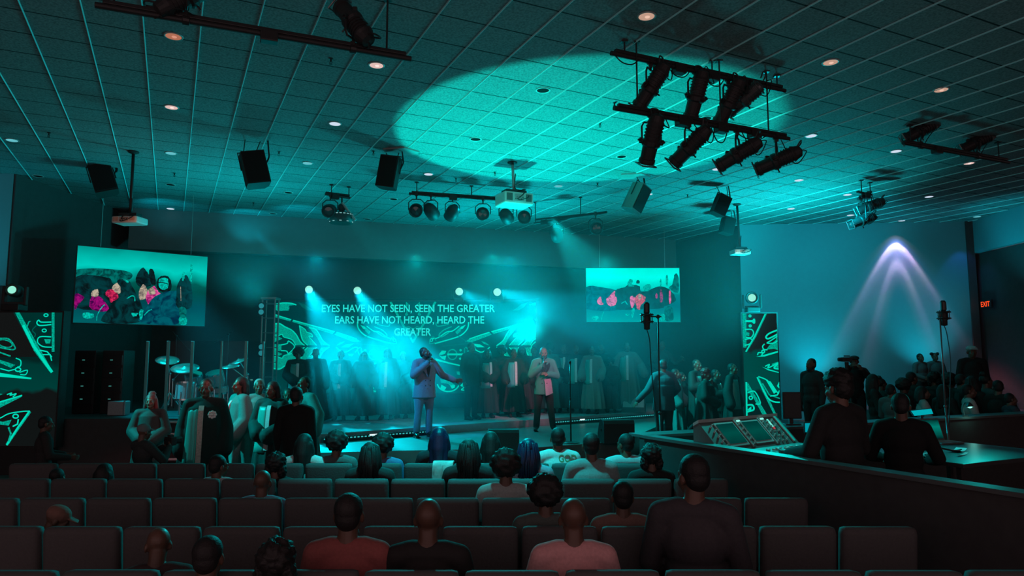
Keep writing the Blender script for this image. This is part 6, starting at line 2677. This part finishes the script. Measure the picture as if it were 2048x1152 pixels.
# lettering on the jersey, laid on the cloth
from mathutils.bvhtree import BVHTree
shirt = [c for c in jersey.children if c.name.startswith('shirt')][0]
tree = BVHTree.FromPolygons([v.co for v in shirt.data.vertices], [tuple(p.vertices) for p in shirt.data.polygons])
JT = mat('jersey_letters', (.16, .20, .10), .7)
for txt, cx, zb, cap, wd in (('GOD', -.10, 1.0, .075, .20),):
    o = words(txt, 0, 0, cap, wd, jersey, JT, None)
    for v in o.data.vertices:
        h = tree.ray_cast(V((cx - v.co.x, .6, zb + v.co.z)), V((0, -1, 0)))
        v.co = V((cx - v.co.x, (h[0].y if h[0] else .12) + .005, zb + v.co.z))

# pale jacket thrown over a seat back in the first row
p = at(887, 926, 7.3)
t = thing('draped_jacket', 'pale patterned jacket draped over a seat back behind the straight-haired woman', 'jacket', (p.x, 7.27, 0))
b = MB()
b.smooth = True
rows = []
for i in range(15):
    u = i / 14
    s_ = -.30 + .75 * u                     # along the cloth, over the top of the seat
    row = []
    for k in range(13):
        x = -.10 + .20 * k / 12 + .02 * math.sin(s_ * 9)
        if s_ < 0:
            y, z = -.072 - .012 * math.sin(k * 1.5), .965 + s_
        elif s_ < .12:
            y, z = -.07 + s_, .97 + .012 * math.sin(PI * s_ / .12)
        else:
            y, z = .075 + .01 * math.sin(k * 1.3), .965 - (s_ - .12)
        row.append(V((x + .012 * math.sin(k + 8 * u), y, z)))
    rows.append(row + [q + V((0, .008 if s_ < 0 else 0, -.008 if 0 <= s_ < .12 else 0)) + V((0, -.008 if s_ >= .12 else 0, 0)) for q in row[::-1]])
b.loft(rows)
b.build('cloth', mat('patterned_pale_cloth', (.50, .52, .50), .8, 0, .55, 22), t)

# ------------------------------------------------------------------ haze
def volume(name, mb, density, aniso, color=(.25, .92, 1), nz=0.0, scale=1.0, fall=False):  # white fog tinted teal: the light's colour is put into the haze
    m = bpy.data.materials.new(name + '_air')
    m.use_nodes = True
    nt = m.node_tree
    nt.nodes.clear()
    o = nt.nodes.new('ShaderNodeOutputMaterial')
    s = nt.nodes.new('ShaderNodeVolumeScatter')
    s.inputs['Color'].default_value = tuple(color) + (1,)
    s.inputs['Anisotropy'].default_value = aniso
    s.inputs['Density'].default_value = density
    nt.links.new(s.outputs[0], o.inputs['Volume'])
    if fall:
        tc = nt.nodes.new('ShaderNodeTexCoord')
        n = nt.nodes.new('ShaderNodeTexNoise')
        n.inputs['Scale'].default_value = scale
        n.inputs['Detail'].default_value = 2
        nt.links.new(tc.outputs['Object'], n.inputs['Vector'])
        ln = nt.nodes.new('ShaderNodeVectorMath')
        ln.operation = 'LENGTH'
        nt.links.new(tc.outputs['Object'], ln.inputs[0])
        r = nt.nodes.new('ShaderNodeMapRange')
        r.interpolation_type = 'SMOOTHSTEP'
        r.inputs['From Min'].default_value = .45
        r.inputs['From Max'].default_value = 1.0
        r.inputs['To Min'].default_value = density
        r.inputs['To Max'].default_value = 0
        nt.links.new(ln.outputs['Value'], r.inputs['Value'])
        q = nt.nodes.new('ShaderNodeMapRange')
        q.inputs['From Min'].default_value = .35
        q.inputs['From Max'].default_value = .62
        q.inputs['To Min'].default_value = .25
        q.inputs['To Max'].default_value = 1.0
        nt.links.new(n.outputs['Fac'], q.inputs['Value'])
        mu = nt.nodes.new('ShaderNodeMath')
        mu.operation = 'MULTIPLY'
        nt.links.new(r.outputs[0], mu.inputs[0])
        nt.links.new(q.outputs[0], mu.inputs[1])
        nt.links.new(mu.outputs[0], s.inputs['Density'])
    else:
        m.cycles.homogeneous_volume = True
    ob = mb.build(name, m)
    ob['kind'] = 'stuff'
    return ob


hz = volume('stage_haze', MB().box((-.5, 16.5, 2.85), (11.8, 6.4, 4.4)), HAZE, .35)
tag(hz, 'thin teal-tinted stage haze hanging over the choir riser and the beams', 'haze', None, 'stuff')
fb = volume('fog_bank', MB().ell((0, 0, 0), 1.0, n=24, m=16), FOG, .3, fall=True, scale=1.6)
fb.location = at(755, 742, 15.6)
fb.scale = (3.3, 1.4, 1.9)
tag(fb, 'dense bright cyan-tinted fog bank rolling over the singers left of the light-suited man', 'fog', None, 'stuff')
fb2 = volume('fog_wisp', MB().ell((0, 0, 0), 1.0, n=24, m=16), FOG * .45, .3, fall=True, scale=1.4)
fb2.location = at(1120, 675, 17.8)
fb2.scale = (2.0, 1.2, 1.3)
tag(fb2, 'thinner cyan-tinted fog drifting over the hazy singers right of the green-jacketed man', 'fog', None, 'stuff')

# ------------------------------------------------------------------ light
CY = (.0, .76, 1.0)
TEAL = (.0, .92, .92)
BLUE = (.02, .45, 1.0)
for (px, py), aim, e, ang in (((616, 578), at(725, 800, 14.6), BEAM * 1.1, 23), ((713, 580), at(850, 800, 14.6), BEAM * 1.0, 21), ((917, 582), at(1130, 700, 14.5), BEAM * .7, 17), ((993, 583), at(1290, 670, 14.0), BEAM * .85, 18)):
    p = at(px, py, 18.95)
    lamp('beam_light', 'SPOT', p, e, CY, aim, angle=ang, blend=.35, rad=.10)
# wash from behind and above over the riser
for x in (-5.2, -2.6, 0, 2.6):
    lamp('back_wash', 'SPOT', (x, 19.0 + .1 * x, 4.75), WASH, TEAL if x in (-2.6, 2.6) else CY, (x * .75, 13.0, .6), angle=85, blend=.8, rad=.1)
# lanterns on the front rails: dim rose light on the stage
for px, aim, e in ((1552, (-1.2, 14.2, 1.9), .13), (1378, (.2, 16.9, 1.3), .8), (1474, (.85, 15.3, 1.7), .28), (1302, (3.7, 15.8, 1.75), .26)):
    p = on(W0, W1, px) + V((0, .25, -.5))
    lamp('front_wash', 'SPOT', p, ROSE * e, (1, .26, .52), aim, angle=14, blend=.8, rad=.06)
lamp('left_group_light', 'SPOT', (-1.6, 7.6, 5.2), ROSE * .22, (1, .26, .30), (-4.5, 10.2, 1.5), angle=24, blend=.6, rad=.06)
lamp('drum_light', 'SPOT', (-7.4, 13.4, 4.7), 1300, CY, (-6.2, 14.1, 1.4), angle=50, blend=.6, rad=.08)
lamp('left_group_side', 'SPOT', (-8.4, 9.2, 4.6), 2600, (0, .95, .95), (-4.4, 10.6, 1.2), angle=40, blend=.6, rad=.08)
lamp('suit_blue_light', 'SPOT', (-4.0, 11.4, 5.2), 1500, (.02, .42, 1.0), (-1.7, 14.2, 1.4), angle=16, blend=.5, rad=.06)
lamp('suit_teal_light', 'SPOT', (-5.2, 13.8, 4.6), 420, CY, (-1.8, 14.2, 1.4), angle=24, blend=.5, rad=.06)
lamp('jacket_teal_light', 'SPOT', (-2.6, 12.6, 5.0), 480, (0, .95, .72), (.65, 15.4, 1.5), angle=15, blend=.5, rad=.06)
lamp('centre_choir_light', 'SPOT', (-3.4, 13.0, 5.0), 420, (0, .95, .90), (.3, 17.2, 1.3), angle=26, blend=.6, rad=.06)
lamp('right_group_light', 'SPOT', (.8, 14.2, 4.9), 2200, (0, .95, .95), (3.7, 15.4, 1.2), angle=48, blend=.6, rad=.06)
# uplight pool on the ceiling
lamp('ceiling_pool_light', 'SPOT', (-.08, 12.95, .68), POOL, (0, 1, .84), (.90, 12.25, CEIL), angle=63, blend=.12, rad=.03)
# added spots in mid-air for the broad teal light on the ceiling
for x, y, e, dx, dy in ((-5.6, 15.3, .22, -.6, -1.6), (.5, 18.0, .85, -3.2, -2.6), (6.9, 16.8, 1.15, -3.4, -.6)):
    lamp('ceiling_wash', 'SPOT', (x, y, 3.3 if x < -3 else 2.6), CEILW * e, (0, .84, .92), (x + dx, y + dy, CEIL + 1.5), angle=150, blend=1, rad=.3)
for px, py, e in ((330, 408, 1.0), (500, 428, 1.2), (600, 420, 1.0)):
    q = at_z(px, py, CEIL)
    lamp('header_uplight', 'SPOT', q + V((.0, -.7, -.85)), 30 * e, CY, q + V((0, .1, 0)), angle=95, blend=.9, rad=.05)
# right teal wall
q = at(1652, 760, 19.3)
lamp('wall_uplight', 'SPOT', (q.x, 19.25, .95), WALLUP, (0, .78, 1), (q.x - .15, 19.9, 4.6), angle=95, blend=1, rad=.06)
q = at(1880, 770, 19.0)
lamp('wall_uplight', 'SPOT', (q.x, 18.95, 1.15), WALLUP * .8, (0, .78, 1), (q.x, 19.7, 4.6), angle=85, blend=1, rad=.06)
lamp('wall_wash', 'SPOT', (7.0, 14.6, 5.3), WALLW, (0, .78, 1), (9.0, 20.0, 3.2), angle=110, blend=1, rad=.1)  # added for an even teal wall; no fixture hangs here
lamp('wall_ceiling_glow', 'SPOT', (8.6, 17.0, 4.4), 60, (0, .82, 1), (8.4, 19.6, CEIL + .8), angle=120, blend=1, rad=.1)
q = at(1795, 478, 19.72)
sy = 19.86
ang = [0, 9, 12, 14, 15.5, 16.5, 18, 22, 25, 27.5, 29, 31, 34, 45, 90]
cd = [40, 60, 420, 900, 1000, 640, 330, 380, 640, 1000, 420, 70, 30, 0, 0]
txt = bpy.data.texts.new('ring_beam_profile')
txt.from_string('IESNA:LM-63-1995\nTILT=NONE\n1 1000 1 %d 1 1 2 0 0 0\n1 1 100\n%s\n0\n%s\n' % (len(ang), ' '.join(map(str, ang)), ' '.join(map(str, cd))))
L_ = lamp('scallop_light', 'SPOT', (q.x, sy - .31, CEIL - .05), SCAL, (1, .27, .34), (q.x, sy - .31, 0), angle=100, blend=.1, rad=.008)
L_.data.use_nodes = True
_n = L_.data.node_tree
_e = _n.nodes['Emission']
_i = _n.nodes.new('ShaderNodeTexIES')
_i.mode = 'INTERNAL'
_i.ies = txt
_i.inputs['Strength'].default_value = .01
_n.links.new(_i.outputs['Fac'], _e.inputs['Strength'])
lamp('scallop_light', 'SPOT', (q.x, sy - .31, CEIL - .04), 70, (.05, .26, 1.0), (q.x, sy - .31, 0), angle=76, blend=.6, rad=.03)
q = at(1925, 520, 19.6)
lamp('scallop_light', 'SPOT', (q.x, 19.2, CEIL - .25), 15, (.08, .22, 1.0), (q.x, 19.5, CEIL - 1.8), angle=64, blend=.5, rad=.03)
lamp('bulkhead_light', 'SPOT', (11.2, 17.6, 3.3), 110, (0, .78, 1), (13.1, 17.4, 5.6), angle=75, blend=.9, rad=.06)
lamp('left_wall_light', 'SPOT', (-12.6, 12.9, 3.2), 110, (0, .78, 1), (-11.6, 14.4, 4.9), angle=100, blend=.9, rad=.06)
# teal spots hanging free above the console and the table
lamp('console_light', 'SPOT', (3.1, 8.6, 2.6), 150, (0, 1, .90), (2.75, 7.3, 1.1), angle=70, blend=.8, rad=.05)
lamp('table_light', 'SPOT', (5.2, 7.9, 1.95), 34, (0, 1, .90), (4.4, 7.1, 1.07), angle=70, blend=.9, rad=.05)
lamp('floor_light', 'SPOT', (-.5, 17.6, 4.7), WASH * 1.2, TEAL, (-.2, 13.0, .47), angle=70, blend=.7, rad=.1)
# added spots standing for stage light on the rows, one overhead out of view
lamp('spill', 'SPOT', (-.6, 6.5, 5.78), SPILL * 1.2, (0, .95, .98), (-.3, 7.6, 1.0), angle=56, blend=.7, rad=.12)
lamp('spill', 'SPOT', (-1.0, 13.4, 4.9), SPILL, (0, .90, .95), (-.5, 7.0, 1.0), angle=60, blend=.7, rad=.12)
# dim warm house light over the rear seats
lamp('house_downlight', 'SPOT', (-1.9, 1.6, CEIL - .05), HOUSE, (1, .36, .34), (-1.3, 3.9, 1.0), angle=60, blend=.9, rad=.1)
lamp('house_downlight', 'SPOT', (1.2, 1.6, CEIL - .05), HOUSE, (1, .40, .46), (.7, 3.9, 1.0), angle=50, blend=.9, rad=.1)

W = bpy.data.worlds.new('dim_hall')
SC.world = W
W.use_nodes = True
W.node_tree.nodes['Background'].inputs[0].default_value = (1.0, .66, .68, 1)
W.node_tree.nodes['Background'].inputs[1].default_value = AMB

vs = SC.view_settings
SC.display_settings.display_device = 'sRGB'
vs.view_transform = 'Standard'
vs.look = 'None'
vs.exposure = 0
vs.gamma = 1
vs.use_curve_mapping = False
cy = SC.cycles
cy.use_denoising = True
cy.max_bounces = 5
cy.diffuse_bounces = 2
cy.glossy_bounces = 2
cy.transmission_bounces = 3
cy.transparent_max_bounces = 12
cy.volume_bounces = 0
cy.caustics_reflective = False
cy.caustics_refractive = False
cy.sample_clamp_indirect = 2.0
cy.volume_step_rate = 2.0
cy.volume_max_steps = 96
